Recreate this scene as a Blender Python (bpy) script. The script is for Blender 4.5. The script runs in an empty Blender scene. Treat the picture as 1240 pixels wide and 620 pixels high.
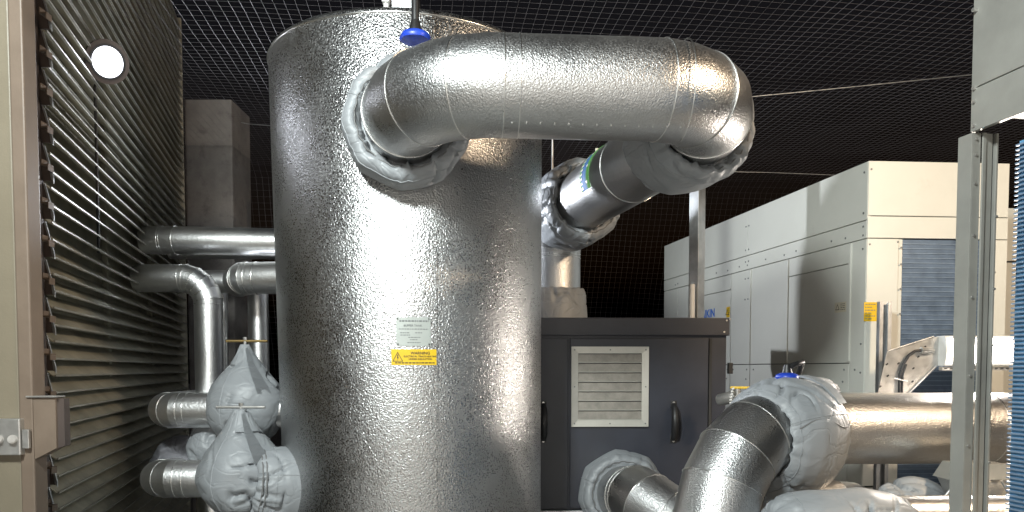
import bpy, bmesh, math, random
from mathutils import Vector, Matrix, noise
random.seed(7)
R = math.radians
S = bpy.context.scene
COL = S.collection
CAMZ = 1.6
F = 900.0; PITCH = R(2.5); CX = 620.0; CY = 486.0
def Pt(px, py, d):
    """point seen at photo pixel (px,py) standing d metres in front of the camera"""
    f = Vector((0, math.cos(PITCH), -math.sin(PITCH))); u = Vector((0, math.sin(PITCH), math.cos(PITCH)))
    r = f*F + Vector((1, 0, 0))*(px-CX) + u*(CY-py)
    r = r*(d/r.y)
    return Vector((r.x, r.y, r.z+CAMZ))
def V(*a): return Vector(a)

# ------------------------------------------------------------------ materials
def nodes(name):
    m = bpy.data.materials.new(name); m.use_nodes = True
    nt = m.node_tree; b = nt.nodes['Principled BSDF']
    return m, nt, b
def N(nt, t, **kw):
    n = nt.nodes.new(t)
    for k, v in kw.items():
        if k in n.inputs: n.inputs[k].default_value = v
        else: setattr(n, k, v)
    return n
def ramp(nt, src, stops):
    r = nt.nodes.new('ShaderNodeValToRGB')
    e = r.color_ramp.elements
    while len(e) < len(stops): e.new(0.5)
    for i, (p, c) in enumerate(stops):
        e[i].position = p; e[i].color = (c[0], c[1], c[2], 1) if hasattr(c, '__len__') else (c, c, c, 1)
    nt.links.new(src, r.inputs[0]); return r
def coords(nt, scale=(1, 1, 1)):
    tc = N(nt, 'ShaderNodeTexCoord'); mp = N(nt, 'ShaderNodeMapping'); mp.inputs['Scale'].default_value = scale
    nt.links.new(tc.outputs['Object'], mp.inputs[0]); return mp.outputs[0]
def foil(name, base, rough, scale, dist, strength, tint=(1, 1, 1), var=1.0):
    """stucco embossed aluminium cladding"""
    m, nt, b = nodes(name); L = nt.links
    co = coords(nt)
    n1 = N(nt, 'ShaderNodeTexNoise', Scale=scale, Detail=1.0, Roughness=0.5)
    vo = N(nt, 'ShaderNodeTexVoronoi', Scale=scale*0.8, feature='SMOOTH_F1'); L.new(co, vo.inputs['Vector'])
    n2 = N(nt, 'ShaderNodeTexNoise', Scale=3.0, Detail=5.0, Roughness=0.6)
    n3 = N(nt, 'ShaderNodeTexNoise', Scale=38.0, Detail=3.0, Roughness=0.7)
    for n in (n1, n2, n3): L.new(co, n.inputs['Vector'])
    ad = N(nt, 'ShaderNodeMath', operation='ADD'); L.new(n1.outputs['Fac'], ad.inputs[0]); L.new(vo.outputs['Distance'], ad.inputs[1])
    bp = N(nt, 'ShaderNodeBump', Strength=strength, Distance=dist); L.new(ad.outputs[0], bp.inputs['Height'])
    bp2 = N(nt, 'ShaderNodeBump', Strength=0.05, Distance=0.004); L.new(n2.outputs['Fac'], bp2.inputs['Height']); L.new(bp.outputs[0], bp2.inputs['Normal'])
    L.new(bp2.outputs[0], b.inputs['Normal'])
    c = ramp(nt, n3.outputs['Fac'], [(0.3, [base*0.94*t for t in tint]), (0.7, [base*t for t in tint])]); L.new(c.outputs[0], b.inputs['Base Color'])
    rr = ramp(nt, n2.outputs['Fac'], [(0.3, rough*0.85), (0.7, min(1, rough*1.25))]); n5 = N(nt, 'ShaderNodeTexNoise', Scale=scale*.9, Detail=0.0); L.new(co, n5.inputs['Vector'])
    r5 = ramp(nt, n5.outputs['Fac'], [(0.36, 1-.20*var), (0.64, 1+.28*var)]); mu = N(nt, 'ShaderNodeMath', operation='MULTIPLY'); L.new(rr.outputs[0], mu.inputs[0]); L.new(r5.outputs[0], mu.inputs[1])
    L.new(mu.outputs[0], b.inputs['Roughness'])
    r6 = ramp(nt, n5.outputs['Fac'], [(0.35, 1-.10*var), (0.65, 1.0)]); mc = N(nt, 'ShaderNodeMix', data_type='RGBA', blend_type='MULTIPLY'); mc.inputs[0].default_value = 1
    L.new(c.outputs[0], mc.inputs[6]); L.new(r6.outputs[0], mc.inputs[7]); L.new(mc.outputs[2], b.inputs['Base Color'])
    b.inputs['Metallic'].default_value = 1.0
    return m
def plain(name, col, rough=0.5, metal=0.0, nscale=6.0, var=0.12, bump=0.0, bscale=60.0, stain=None):
    m, nt, b = nodes(name); L = nt.links
    co = coords(nt)
    n = N(nt, 'ShaderNodeTexNoise', Scale=nscale, Detail=6.0, Roughness=0.65); L.new(co, n.inputs['Vector'])
    c = ramp(nt, n.outputs['Fac'], [(0.3, [x*(1-var) for x in col]), (0.7, [min(1, x*(1+var)) for x in col])])
    out = c.outputs[0]
    if stain:
        n4 = N(nt, 'ShaderNodeTexNoise', Scale=stain[0], Detail=8.0, Roughness=0.75); L.new(co, n4.inputs['Vector'])
        k = ramp(nt, n4.outputs['Fac'], [(stain[1], 0.0), (stain[1]+0.16, stain[2])])
        mx = N(nt, 'ShaderNodeMix', data_type='RGBA'); L.new(k.outputs[0], mx.inputs[0]); L.new(out, mx.inputs[6])
        mx.inputs[7].default_value = (*stain[3], 1); out = mx.outputs[2]
    L.new(out, b.inputs['Base Color'])
    r = ramp(nt, n.outputs['Fac'], [(0.3, max(0, rough-0.06)), (0.7, min(1, rough+0.08))]); L.new(r.outputs[0], b.inputs['Roughness'])
    b.inputs['Metallic'].default_value = metal
    if bump:
        n2 = N(nt, 'ShaderNodeTexNoise', Scale=bscale, Detail=4.0, Roughness=0.6); L.new(co, n2.inputs['Vector'])
        bp = N(nt, 'ShaderNodeBump', Strength=bump, Distance=0.004); L.new(n2.outputs['Fac'], bp.inputs['Height']); L.new(bp.outputs[0], b.inputs['Normal'])
    return m
def glow(name, col, s):
    m, nt, b = nodes(name)
    b.inputs['Base Color'].default_value = (0.9, 0.9, 0.9, 1)
    b.inputs['Emission Color'].default_value = (*col, 1); b.inputs['Emission Strength'].default_value = s
    return m
M = {}
M['tank'] = foil('stucco aluminium of tank', 0.49, 0.31, 190.0, 0.0027, 0.62)
M['foil'] = foil('stucco aluminium of pipe', 0.58, 0.33, 230.0, 0.0020, 0.56, var=.6)
M['foil_small'] = foil('plain aluminium of thin pipe', 0.82, 0.34, 110.0, 0.0020, 0.30, var=.1)
M['bead'] = plain('aluminium bead', (0.82, 0.82, 0.80), 0.28, 1.0)
M['galv'] = plain('galvanised steel', (0.50, 0.51, 0.52), 0.42, 0.85, 14.0, 0.2, 0.15, 90.0)
M['fabric'] = plain('grey silicone cloth', (0.27, 0.285, 0.30), 0.46, 0.0, 4.0, 0.05, 0.15, 160.0, stain=(9.0, 0.58, 0.35, (0.27, 0.27, 0.27)))
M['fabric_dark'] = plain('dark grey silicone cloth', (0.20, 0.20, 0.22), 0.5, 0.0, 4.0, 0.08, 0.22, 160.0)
M['cord'] = plain('drawcord', (0.16, 0.16, 0.16), 0.7)
M['cream'] = plain('cream powder coat', (0.63, 0.63, 0.58), 0.42, 0.0, 1.6, 0.05, 0.05, 40.0, stain=(5.0, 0.62, 0.25, (0.40, 0.38, 0.32)))
M['gap'] = plain('dark seam', (0.03, 0.03, 0.03), 0.8)
M['fin'] = plain('blue coated fins', (0.10, 0.15, 0.23), 0.42, 0.35, 20.0, 0.18)
M['fin_line'] = plain('blue fin edge', (0.20, 0.27, 0.37), 0.4, 0.3, 20.0, 0.2)
M['fin_near'] = plain('near blue fins', (0.13, 0.33, 0.55), 0.4, 0.3, 20.0, 0.2)
M['black'] = plain('black painted steel', (0.026, 0.029, 0.041), 0.42, 0.0, 3.0, 0.25, 0.12, 220.0, stain=(14.0, 0.66, 0.35, (0.09, 0.09, 0.09)))
M['rubber'] = plain('black rubber', (0.015, 0.015, 0.016), 0.45)
M['grille'] = plain('anodised grille', (0.46, 0.45, 0.41), 0.38, 0.55, 8.0, 0.1)
M['grille_slat'] = plain('dusty grille slats', (0.24, 0.22, 0.19), 0.5, 0.2, 22.0, 0.25)
M['louvre'] = plain('dusty olive louvre', (0.37, 0.35, 0.28), 0.5, 0.15, 7.0, 0.3, 0.1, 80.0, stain=(16.0, 0.60, 0.4, (0.28, 0.27, 0.24)))
M['lip'] = plain('bare louvre lip', (0.36, 0.35, 0.31), 0.45, 0.4, 12.0, 0.25)
M['door'] = plain('taupe door paint', (0.18, 0.155, 0.112), 0.42, 0.0, 2.5, 0.1, 0.15, 120.0, stain=(10.0, 0.60, 0.4, (0.16, 0.13, 0.10)))
M['doorframe'] = plain('brown frame paint', (0.15, 0.113, 0.085), 0.5, 0.0, 6.0, 0.12, 0.1, 90.0)
M['jamb'] = plain('dark jamb paint', (0.07, 0.055, 0.05), 0.5)
M['steel'] = plain('brushed steel', (0.55, 0.54, 0.52), 0.35, 0.8, 20.0, 0.15)
M['concrete'] = plain('stained concrete', (0.17, 0.155, 0.145), 0.9, 0.0, 5.0, 0.25, 0.7, 30.0, stain=(7.0, 0.52, 0.7, (0.07, 0.062, 0.06)))
M['floor'] = plain('roof deck concrete', (0.36, 0.355, 0.34), 0.85, 0.0, 1.2, 0.25, 0.5, 20.0, stain=(2.0, 0.55, 0.5, (0.22, 0.22, 0.21)))
M['screenwall'] = plain('pale wall paint', (0.45, 0.44, 0.41), 0.8, 0.0, 1.2, 0.15)
M['blue'] = plain('blue rubber collar', (0.015, 0.05, 0.42), 0.35)
M['brass'] = plain('brass', (0.42, 0.30, 0.13), 0.35, 0.9)
M['yellow'] = plain('yellow vinyl', (0.72, 0.47, 0.015), 0.4, 0.0, 8.0, 0.06)
M['plate'] = plain('grey name plate', (0.42, 0.45, 0.43), 0.35, 0.3, 8.0, 0.05)
M['ink'] = plain('black ink', (0.03, 0.025, 0.02), 0.5)
M['ink_soft'] = plain('worn ink', (0.16, 0.17, 0.17), 0.5)
M['ink_blue'] = plain('blue ink', (0.03, 0.16, 0.62), 0.5)
M['band_blue'] = plain('blue tape', (0.012, 0.10, 0.30), 0.6)
M['band_green'] = plain('green tape', (0.07, 0.24, 0.05), 0.6)
M['white'] = plain('white plastic', (0.72, 0.72, 0.70), 0.4)
M['label'] = plain('cream label', (0.62, 0.58, 0.46), 0.5)
M['net'] = plain('net twine', (0.14, 0.132, 0.14), 0.6)
M['post'] = plain('grey green channel', (0.31, 0.305, 0.28), 0.42, 0.3, 5.0, 0.12, 0.1, 60.0)
M['lamp_cool'] = glow('cool lamp lens', (0.86, 0.9, 1.0), 4.0)
M['lamp_warm'] = glow('warm lamp lens', (1.0, 0.90, 0.80), 22.0)

for k_ in ('fabric', 'fabric_dark'):
    nt = M[k_].node_tree; L = nt.links; b_ = nt.nodes['Principled BSDF']
    co_ = coords(nt, (1, 1, 1.6)); old = b_.inputs['Normal'].links[0].from_socket
    wv = N(nt, 'ShaderNodeTexNoise', Scale=6.0, Detail=2.0, Roughness=0.5, Distortion=1.2); L.new(co_, wv.inputs['Vector'])
    ab = N(nt, 'ShaderNodeMath', operation='SUBTRACT'); ab.inputs[1].default_value = .5; L.new(wv.outputs['Fac'], ab.inputs[0])
    a2_ = N(nt, 'ShaderNodeMath', operation='ABSOLUTE'); L.new(ab.outputs[0], a2_.inputs[0])
    rp = ramp(nt, a2_.outputs[0], [(0.0, 0.0), (0.07, 1.0)])
    bb_ = N(nt, 'ShaderNodeBump', Strength=0.30, Distance=0.006); L.new(rp.outputs[0], bb_.inputs['Height']); L.new(old, bb_.inputs['Normal']); L.new(bb_.outputs[0], b_.inputs['Normal'])
# ------------------------------------------------------------------ objects
LOC = {}
def wpos(o): return LOC.get(o.name, V(0, 0, 0))
def obj(name, bm, mat, parent=None, smooth=False, keep=False):
    me = bpy.data.meshes.new(name)
    bmesh.ops.recalc_face_normals(bm, faces=bm.faces[:]) if not keep else None
    if smooth:
        for f in bm.faces: f.smooth = True
    bm.to_mesh(me); bm.free()
    for m in (mat if isinstance(mat, (list, tuple)) else [mat]): me.materials.append(m)
    if smooth: me.set_sharp_from_angle(angle=R(smooth if smooth > 1 else 40))
    o = bpy.data.objects.new(name, me); COL.objects.link(o)
    if parent is not None:
        w = wpos(parent); me.transform(Matrix.Translation(-w)); o.parent = parent; LOC[o.name] = w
    return o
def pieces(name, bm, mat, parent=None, smooth=False):
    bm.verts.index_update(); left = set(bm.verts); out = []
    while left:
        st = [next(iter(left))]; isl = set(st)
        while st:
            v = st.pop()
            for e in v.link_edges:
                w = e.other_vert(v)
                if w not in isl: isl.add(w); st.append(w)
        left -= isl; out.append((min(v.index for v in isl), isl))
    out.sort(key=lambda t: t[0])
    for _, isl in out:
        nb = bmesh.new(); mp = {v: nb.verts.new(v.co) for v in sorted(isl, key=lambda v: v.index)}
        for f in {f for v in isl for f in v.link_faces}: nb.faces.new([mp[v] for v in f.verts])
        obj(name, nb, mat, parent, smooth)
    bm.free()
def tag(o, label, cat, group=None, kind=None):
    if label: o['label'] = label
    if cat: o['category'] = cat
    if group: o['group'] = group
    if kind: o['kind'] = kind
    return o
def thing(name, label, cat, loc, group=None):
    o = bpy.data.objects.new(name, None); COL.objects.link(o); o.location = loc; o.empty_display_size = .1
    LOC[o.name] = Vector(loc); return tag(o, label, cat, group)
def struct(name, bm, mat): return tag(obj(name, bm, mat), None, None, kind='structure')

def quad(bm, a, b, c, d, mi=0):
    f = bm.faces.new([bm.verts.new(p) for p in (a, b, c, d)]); f.material_index = mi; return f
def box(bm, o, ax, ay, az, x0, x1, y0, y1, z0, z1, bev=0.0, mi=0):
    """box in the frame (ax,ay,az) at o"""
    c = [o+ax*x+ay*y+az*z for z in (z0, z1) for y in (y0, y1) for x in (x0, x1)]
    v = [bm.verts.new(p) for p in c]
    fs = [bm.faces.new([v[i] for i in q]) for q in ((0, 1, 3, 2), (4, 6, 7, 5), (0, 4, 5, 1), (2, 3, 7, 6), (0, 2, 6, 4), (1, 5, 7, 3))]
    for f in fs: f.material_index = mi
    if bev:
        es = list({e for f in fs for e in f.edges})
        r = bmesh.ops.bevel(bm, geom=es, offset=bev, segments=2, affect='EDGES', profile=0.6)
        for f in r['faces']: f.material_index = mi
X, Y, Z = V(1, 0, 0), V(0, 1, 0), V(0, 0, 1)
def prism(bm, poly, n, t, mi=0):
    """closed polygon (3d points) thickened by t along n"""
    a = [bm.verts.new(p) for p in poly]; b = [bm.verts.new(p+n*t) for p in poly]
    fs = [bm.faces.new(a), bm.faces.new(b[::-1])]
    for i in range(len(a)):
        j = (i+1) % len(a); fs.append(bm.faces.new((a[i], a[j], b[j], b[i])))
    for f in fs: f.material_index = mi
def perp(d):
    a = V(0, 0, 1) if abs(d.z) < .9 else V(1, 0, 0)
    u = d.cross(a).normalized(); return u, u.cross(d).normalized()
def tube(bm, pts, r, n=16, caps=True, mi=0):
    """round bar along a polyline"""
    pts = [Vector(p) for p in pts]; rings = []
    d = (pts[1]-pts[0]).normalized(); u, v = perp(d)
    for i, p in enumerate(pts):
        t = ((pts[min(i+1, len(pts)-1)]-pts[max(i-1, 0)])).normalized()
        u = (u-t*u.dot(t)).normalized(); v = t.cross(u)
        rr = r[i] if isinstance(r, (list, tuple)) else r
        rings.append([bm.verts.new(p+(u*math.cos(2*math.pi*k/n)+v*math.sin(2*math.pi*k/n))*rr) for k in range(n)])
    for a, b in zip(rings, rings[1:]):
        for k in range(n):
            f = bm.faces.new((a[k], a[(k+1) % n], b[(k+1) % n], b[k])); f.material_index = mi
    if caps:
        for q in (rings[0], rings[-1][::-1]):
            f = bm.faces.new(q); f.material_index = mi
def loop(bm, ring, r, n=6):
    """bead running round a closed ring of points"""
    m = len(ring); c = sum(ring, Vector())/m; nrm = (ring[0]-c).cross(ring[m//4]-c).normalized(); rs = []
    for p in ring:
        o = (p-c).normalized()
        rs.append([bm.verts.new(p+(o*math.cos(2*math.pi*k/n)+nrm*math.sin(2*math.pi*k/n))*r) for k in range(n)])
    for i in range(m):
        a, b = rs[i], rs[(i+1) % m]
        for k in range(n): bm.faces.new((a[k], a[(k+1) % n], b[(k+1) % n], b[k]))
def bend(pts, rads, seg):
    """polyline with its corners turned into bends of seg gores; returns points and whether each point is a joint"""
    pts = [Vector(p) for p in pts]; out = [pts[0]]; arc = []
    for i in range(1, len(pts)-1):
        p0, p, p1 = pts[i-1], pts[i], pts[i+1]
        a = (p0-p).normalized(); b = (p1-p).normalized(); ang = a.angle(b); r = rads[i-1]
        t = r/math.tan(ang/2); c = p+(a+b).normalized()*(r/math.sin(ang/2)); s = p+a*t; e = p+b*t
        sw = math.pi-ang; axis = (s-c).cross(e-c).normalized(); k0 = len(out)
        out.append(s)
        rr = r/math.cos(sw/seg/2)
        for k in range(seg):
            q = c+Matrix.Rotation(sw*(k+.5)/seg, 3, axis)@((s-c).normalized()*rr); out.append(q)
        out.append(e); arc.append((k0, len(out)-1))
    out.append(pts[-1]); return out
def clad(name, label, pts, r, rads=(), seg=4, mat='foil', extra=(), n=64, group=None, bead=0.0022, endcap=(True, True), cat='pipe', skip=(), sm=False):
    """pipe under metal cladding: mitred gores, beads at joints, an overlap band here and there"""
    P = bend(pts, rads, seg) if rads else [Vector(p) for p in pts]
    b = bmesh.new(); bb = bmesh.new()
    D = [(P[i+1]-P[i]).normalized() for i in range(len(P)-1)]
    u, _ = perp(D[0]); fr = []
    for i, d in enumerate(D):
        u = (u-d*u.dot(d)).normalized(); fr.append((u.copy(), d.cross(u)))
    def ring(i, j, sc=1.0):            # ring of segment j at point i
        d = D[j]; u, v = fr[j]
        n_ = d if i in (0, len(P)-1) else (D[i-1]+D[i]).normalized()
        res = []
        for k in range(n):
            a = 2*math.pi*k/n; o = (u*math.cos(a)+v*math.sin(a))*r*sc
            res.append(P[i]+o-d*(o.dot(n_)/d.dot(n_)))
        return res
    B = None
    for j in range(len(D)):
        A = B if (sm and B) else [b.verts.new(p) for p in ring(j, j)]; B = [b.verts.new(p) for p in ring(j+1, j)]
        L = (P[j+1]-P[j]).length
        for k in range(n): b.faces.new((A[k], A[(k+1) % n], B[(k+1) % n], B[k]))
        if j == 0 and endcap[0]: b.faces.new(A[::-1])
        if j == len(D)-1 and endcap[1]: b.faces.new(B)
        if j > 0 and bead and j not in skip: loop(bb, ring(j, j, 1.003), bead)
    c = thing(name, label, cat, P[0], group)
    o = obj('cladding', b, M[mat], c, 60)
    for (j, t, w) in extra:            # overlap bands: segment, distance along it, width
        q = P[j]+D[j]*t; u_, v_ = fr[j]
        for s_ in ((0, w) if w else (0,)):
            loop(bb, [q+D[j]*s_+(u_*math.cos(2*math.pi*k/n)+v_*math.sin(2*math.pi*k/n))*r*1.003 for k in range(n)], bead or .002)
    if len(bb.verts): pieces('seam_bead', bb, M['bead'], c, 60)
    else: bb.free()
    return c, P

def interp(prof, s):
    for a, b in zip(prof, prof[1:]):
        if s <= b[0]:
            t = 0 if b[0] == a[0] else (s-a[0])/(b[0]-a[0])
            return [a[i]+(b[i]-a[i])*t for i in range(len(a))]
    return list(prof[-1])
def jacket(name, label, A, B, prof, seed, amp=.008, fold=.007, mat='fabric', sq=(1, 1), sag=0.0, group='grey insulation jackets tied round the pipework', cords=(), straps=(), n=150, cat='insulation jacket', facets=0, r_seam=True):
    """cloth cover turned round the axis A-B; prof rows: (axial metres, radius, pleat weight)"""
    A, B = Vector(A), Vector(B); d = (B-A).normalized(); u, v = perp(d)
    if v.z < 0: u, v = -u, -v
    b = bmesh.new(); rings = []
    L = [0]
    for p, q in zip(prof, prof[1:]): L.append(L[-1]+math.hypot(q[0]-p[0], q[1]-p[1]))
    m = max(26, int(L[-1]/.008)); rows = []
    pr2 = [(l, *p) for l, p in zip(L, prof)]
    for i in range(m+1): rows.append(interp(pr2, L[-1]*i/m)[1:])
    for _ in range(2):                 # soften the profile
        rows = [rows[0]]+[[(rows[i-1][k]+2*rows[i][k]+rows[i+1][k])/4 for k in range(3)] for i in range(1, m)]+[rows[-1]]
    rnd = random.Random(seed); K = rnd.randint(11, 15); ph = rnd.random()*6
    for (s, r, w) in rows:
        row = []
        for k in range(n):
            a = 2*math.pi*k/n
            o = u*math.cos(a)*sq[0]+v*math.sin(a)*sq[1]
            q3 = o*(r+.05)+d*s*1.4+V(seed*3.1, seed*1.7, 0)
            nz = noise.noise(q3*4.0)*amp*1.3+noise.noise(q3*9)*amp*.25
            f1 = max(0, 1-abs(noise.noise(V(q3.x*3, q3.y*3, q3.z*6)+V(5, seed, 1)))*9)**1.5*max(0, min(1, noise.noise(q3*3.1+V(7, 7, seed))*4+.2))
            f2 = max(0, 1-abs(noise.noise(V(q3.x*7, q3.y*5, q3.z*4)+V(9, 2, seed)))*8)**1.6*max(0, min(1, noise.noise(q3*4.1+V(1, 7, seed))*4))
            warp = noise.noise(o*2.3+V(seed, 0, 0))*3.5
            pl = (1-abs(math.sin(a*K/2+ph+warp)))**1.4
            pl2 = abs(noise.noise(V(math.cos(a)*9, math.sin(a)*9, seed)))
            rr = r+nz*min(1, .5+r*3)-2.1*fold*(f1+1.3*f2)*min(1, .35+(1-w))-w*(.017*pl+.012*pl2-.006)
            if facets:
                fa = 2*math.pi/facets; aa = (a+ph) % fa-fa/2
                rr *= (1-.55*(1-w))+.55*(1-w)*math.cos(fa/2)/math.cos(aa)*1.03
            p = A+d*(s+w*.014*noise.noise(o*4+V(seed, s*3, 0)))+o*rr
            if sag: p.z -= sag*max(0, -math.sin(a)) * (1-w)
            row.append(b.verts.new(p))
        rings.append(row)
    for p, q in zip(rings, rings[1:]):
        for k in range(n): b.faces.new((p[k], p[(k+1) % n], q[(k+1) % n], q[k]))
    c = thing(name, label, cat, A, group)
    for e in (rings[0][::-1], rings[-1]): b.faces.new(e)
    sp = []
    if r_seam:
        for kf in (.06, .56):
            k = int(kf*n); sp.append(([rg[k].co.copy() for rg in rings[2:-2]], False))
        mx = max(rw[1] for rw in rows); hit = [i for i in range(3, m-3) if rows[i][2] < .3 and (rows[i-1][2] >= .3 or rows[i+1][2] >= .3)]
        for i in hit[:2]: sp.append(([v.co.copy() for v in rings[i]], True))
    o = obj('cover', b, M[mat], c, 75)
    for pts_, closed in sp:
        bb = bmesh.new()
        if closed: loop(bb, pts_, .0022)
        else: tube(bb, pts_, .0024, 6)
        obj('seam', bb, M[mat], c, 60)
    for (s, r) in cords:
        bb = bmesh.new()
        loop(bb, [A+d*s+(u*math.cos(2*math.pi*k/80)*sq[0]+v*math.sin(2*math.pi*k/80)*sq[1])*(r+.003*math.sin(k*1.7)) for k in range(80)], .003)
        obj('drawcord', bb, M['cord'], c, 60)
    for (s, a0, wd, ln, r) in straps:  # flat sewn strip lying on the cover: axial pos, angle, width, angular length, radius
        bb = bmesh.new(); G = []
        for i in range(15):
            a = a0+ln*(i/14-.5); G.append([bb.verts.new(A+d*(s+e)+(u*math.cos(a)*sq[0]+v*math.sin(a)*sq[1])*(r+h)) for e, h in ((0, 0), (0, .008), (wd, .008), (wd, 0))])
        for p, q in zip(G, G[1:]):
            for k in range(3): bb.faces.new((p[k], p[k+1], q[k+1], q[k]))
        obj('strap', bb, M[mat], c, 40)
    return c

def text_bm(s, size, bold=False, align='CENTER'):
    cu = bpy.data.curves.new('t', 'FONT'); cu.body = s; cu.size = size; cu.align_x = align; cu.align_y = 'CENTER'
    cu.resolution_u = 3; cu.offset = size*.025 if bold else 0
    o = bpy.data.objects.new('t', cu); COL.objects.link(o)
    bpy.context.view_layer.update()
    me = bpy.data.meshes.new_from_object(o.evaluated_get(bpy.context.evaluated_depsgraph_get()))
    b = bmesh.new(); b.from_mesh(me); bpy.data.objects.remove(o); bpy.data.meshes.remove(me); bpy.data.curves.remove(cu)
    return b
def merge(dst, src, fn):
    mp = {v: dst.verts.new(fn(v.co)) for v in src.verts}
    for f in src.faces:
        try: dst.faces.new([mp[v] for v in f.verts])
        except ValueError: pass
    src.free()
def strokes(bm, fn, x0, x1, y, h, rnd, word=.012):
    """unreadable small print: short broken dashes"""
    x = x0
    while x < x1:
        w = min(x1-x, word*rnd.uniform(.5, 1.4))
        quad(bm, *[fn(V(*p, 0)) for p in ((x, y), (x+w, y), (x+w, y+h), (x, y+h))]); x += w+word*.25

# ================================================================== SETTING
b = bmesh.new(); quad(b, V(-60, -40, 0), V(60, -40, 0), V(60, 80, 0), V(-60, 80, 0)); struct('ground', b, M['floor'])

# ---- louvred screen on the left: runs from W0 away along WD
WA = R(15.5); WD = V(-math.sin(WA), math.cos(WA), 0); WN = V(math.cos(WA), math.sin(WA), 0)   # WN points to the room
W0 = Pt(66, 447, 2.6); W0.z = 0
def louvres(u0, u1, z0, z1, pitch):
    b = bmesh.new(); l = bmesh.new(); z = z0; k = 0
    while z < z1:
        dz = random.uniform(-.0015, .0015)
        pr = [(-.070, pitch*1.02), (-.004, .004), (0, 0), (-.004, -.001), (-.074, pitch*1.0)]
        o = W0+Z*(z+dz)
        A = [b.verts.new(o+WD*u0+WN*x+Z*y) for x, y in pr]; B = [b.verts.new(o+WD*u1+WN*x+Z*y) for x, y in pr]
        for i in range(5): b.faces.new((A[i], A[(i+1) % 5], B[(i+1) % 5], B[i]))
        b.faces.new(A[::-1]); b.faces.new(B)
        box(l, o, WN, WD, Z, .0005, .0055, u0, u1, -.001, .0062, .001)
        z += pitch; k += 1
    return b, l
wall = thing('louvre_screen', 'tall olive louvred wall of horizontal blades running back along the left', 'louvre wall', W0)
b, l = louvres(0, 3.02, .1, 4.1, .059)
obj('blades', b, M['louvre'], wall); obj('blade_lips', l, M['lip'], wall)
b = bmesh.new(); box(b, W0, WN, WD, Z, -.13, -.082, 0, 3.05, 0, 4.15); obj('backing_panel', b, M['louvre'], wall)
b = bmesh.new(); box(b, W0, WN, WD, Z, -.08, .0, 3.03, 3.07, 0, 4.15, .003); obj('end_post', b, M['louvre'], wall)
b = bmesh.new()
for uu in (1.0, 2.05): box(b, W0, WN, WD, Z, -.079, -.055, uu, uu+.05, .1, 4.1, .002)
obj('mullion', b, M['louvre'], wall)
# ---- steel door leaf at the very left edge
dd = 2.3; K = dd/1.62
A0 = Pt(29, 300, dd)
door = thing('steel_door', 'taupe steel door edge with a bolted latch at the left edge of the picture', 'door', V(A0.x, dd, 0))
xd = A0.x
b = bmesh.new(); box(b, V(xd, dd, 0), X, Y, Z, -.95, -.020*K, 0, .045, .02, 2.9, .004); obj('leaf', b, M['door'], door)
b = bmesh.new(); box(b, V(xd, dd, 0), X, Y, Z, -.018*K, .012*K, -.006, .06, 0, 2.9, .005); fr_ = obj('frame_edge', b, M['doorframe'], door)
zt = Pt(45, 482, dd).z; zb = Pt(45, 556, dd).z
b = bmesh.new(); prism(b, [V(xd+.0125*K, dd-.004, zt), V(xd+.086, dd-.004, zt), V(xd+.086, dd-.004, zb+.035), V(xd+.0125*K, dd-.004, zb)], Y, .045)
obj('strike_box', b, M['doorframe'], door)
b = bmesh.new(); prism(b, [V(xd+.0865, dd+.004, zt-.002), V(xd+.098, dd+.02, zt-.002), V(xd+.098, dd+.02, zb+.04), V(xd+.0865, dd+.004, zb+.035)], Y, .03); obj('strike_edge', b, M['jamb'], door)
b = bmesh.new(); prism(b, [V(xd+.0, dd-.012, zt+.0025), V(xd+.092, dd-.012, zt+.0025), V(xd+.092, dd-.012, zt+.007), V(xd+.0, dd-.012, zt+.007)], Y, .05); obj('strike_lip', b, M['steel'], door)
l0 = Pt(-20, 507, dd-.02); l1 = Pt(27, 551, dd-.02)
b = bmesh.new(); box(b, V(l0.x, dd-.028, l1.z), X, Y, Z, 0, l1.x-l0.x, 0, .026, 0, l0.z-l1.z, .004); la = obj('latch_plate', b, M['steel'], door)
for px in (15, -2):
    b = bmesh.new(); tube(b, [Pt(px, 532, dd-.030), Pt(px, 532, dd-.036)], .0135, 20); tube(b, [Pt(px, 532, dd-.0355), Pt(px, 532, dd-.044)], .009, 16)
    obj('latch_bolt', b, M['steel'], la, 40)
t0 = Pt(27, 520, dd-.02); t1 = Pt(36, 543, dd-.02)
b = bmesh.new(); box(b, V(t0.x, dd-.024, t1.z), X, Y, Z, 0.001, t1.x-t0.x, 0, .012, 0, t0.z-t1.z, .002); obj('latch_tongue', b, M['steel'], door)
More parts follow.
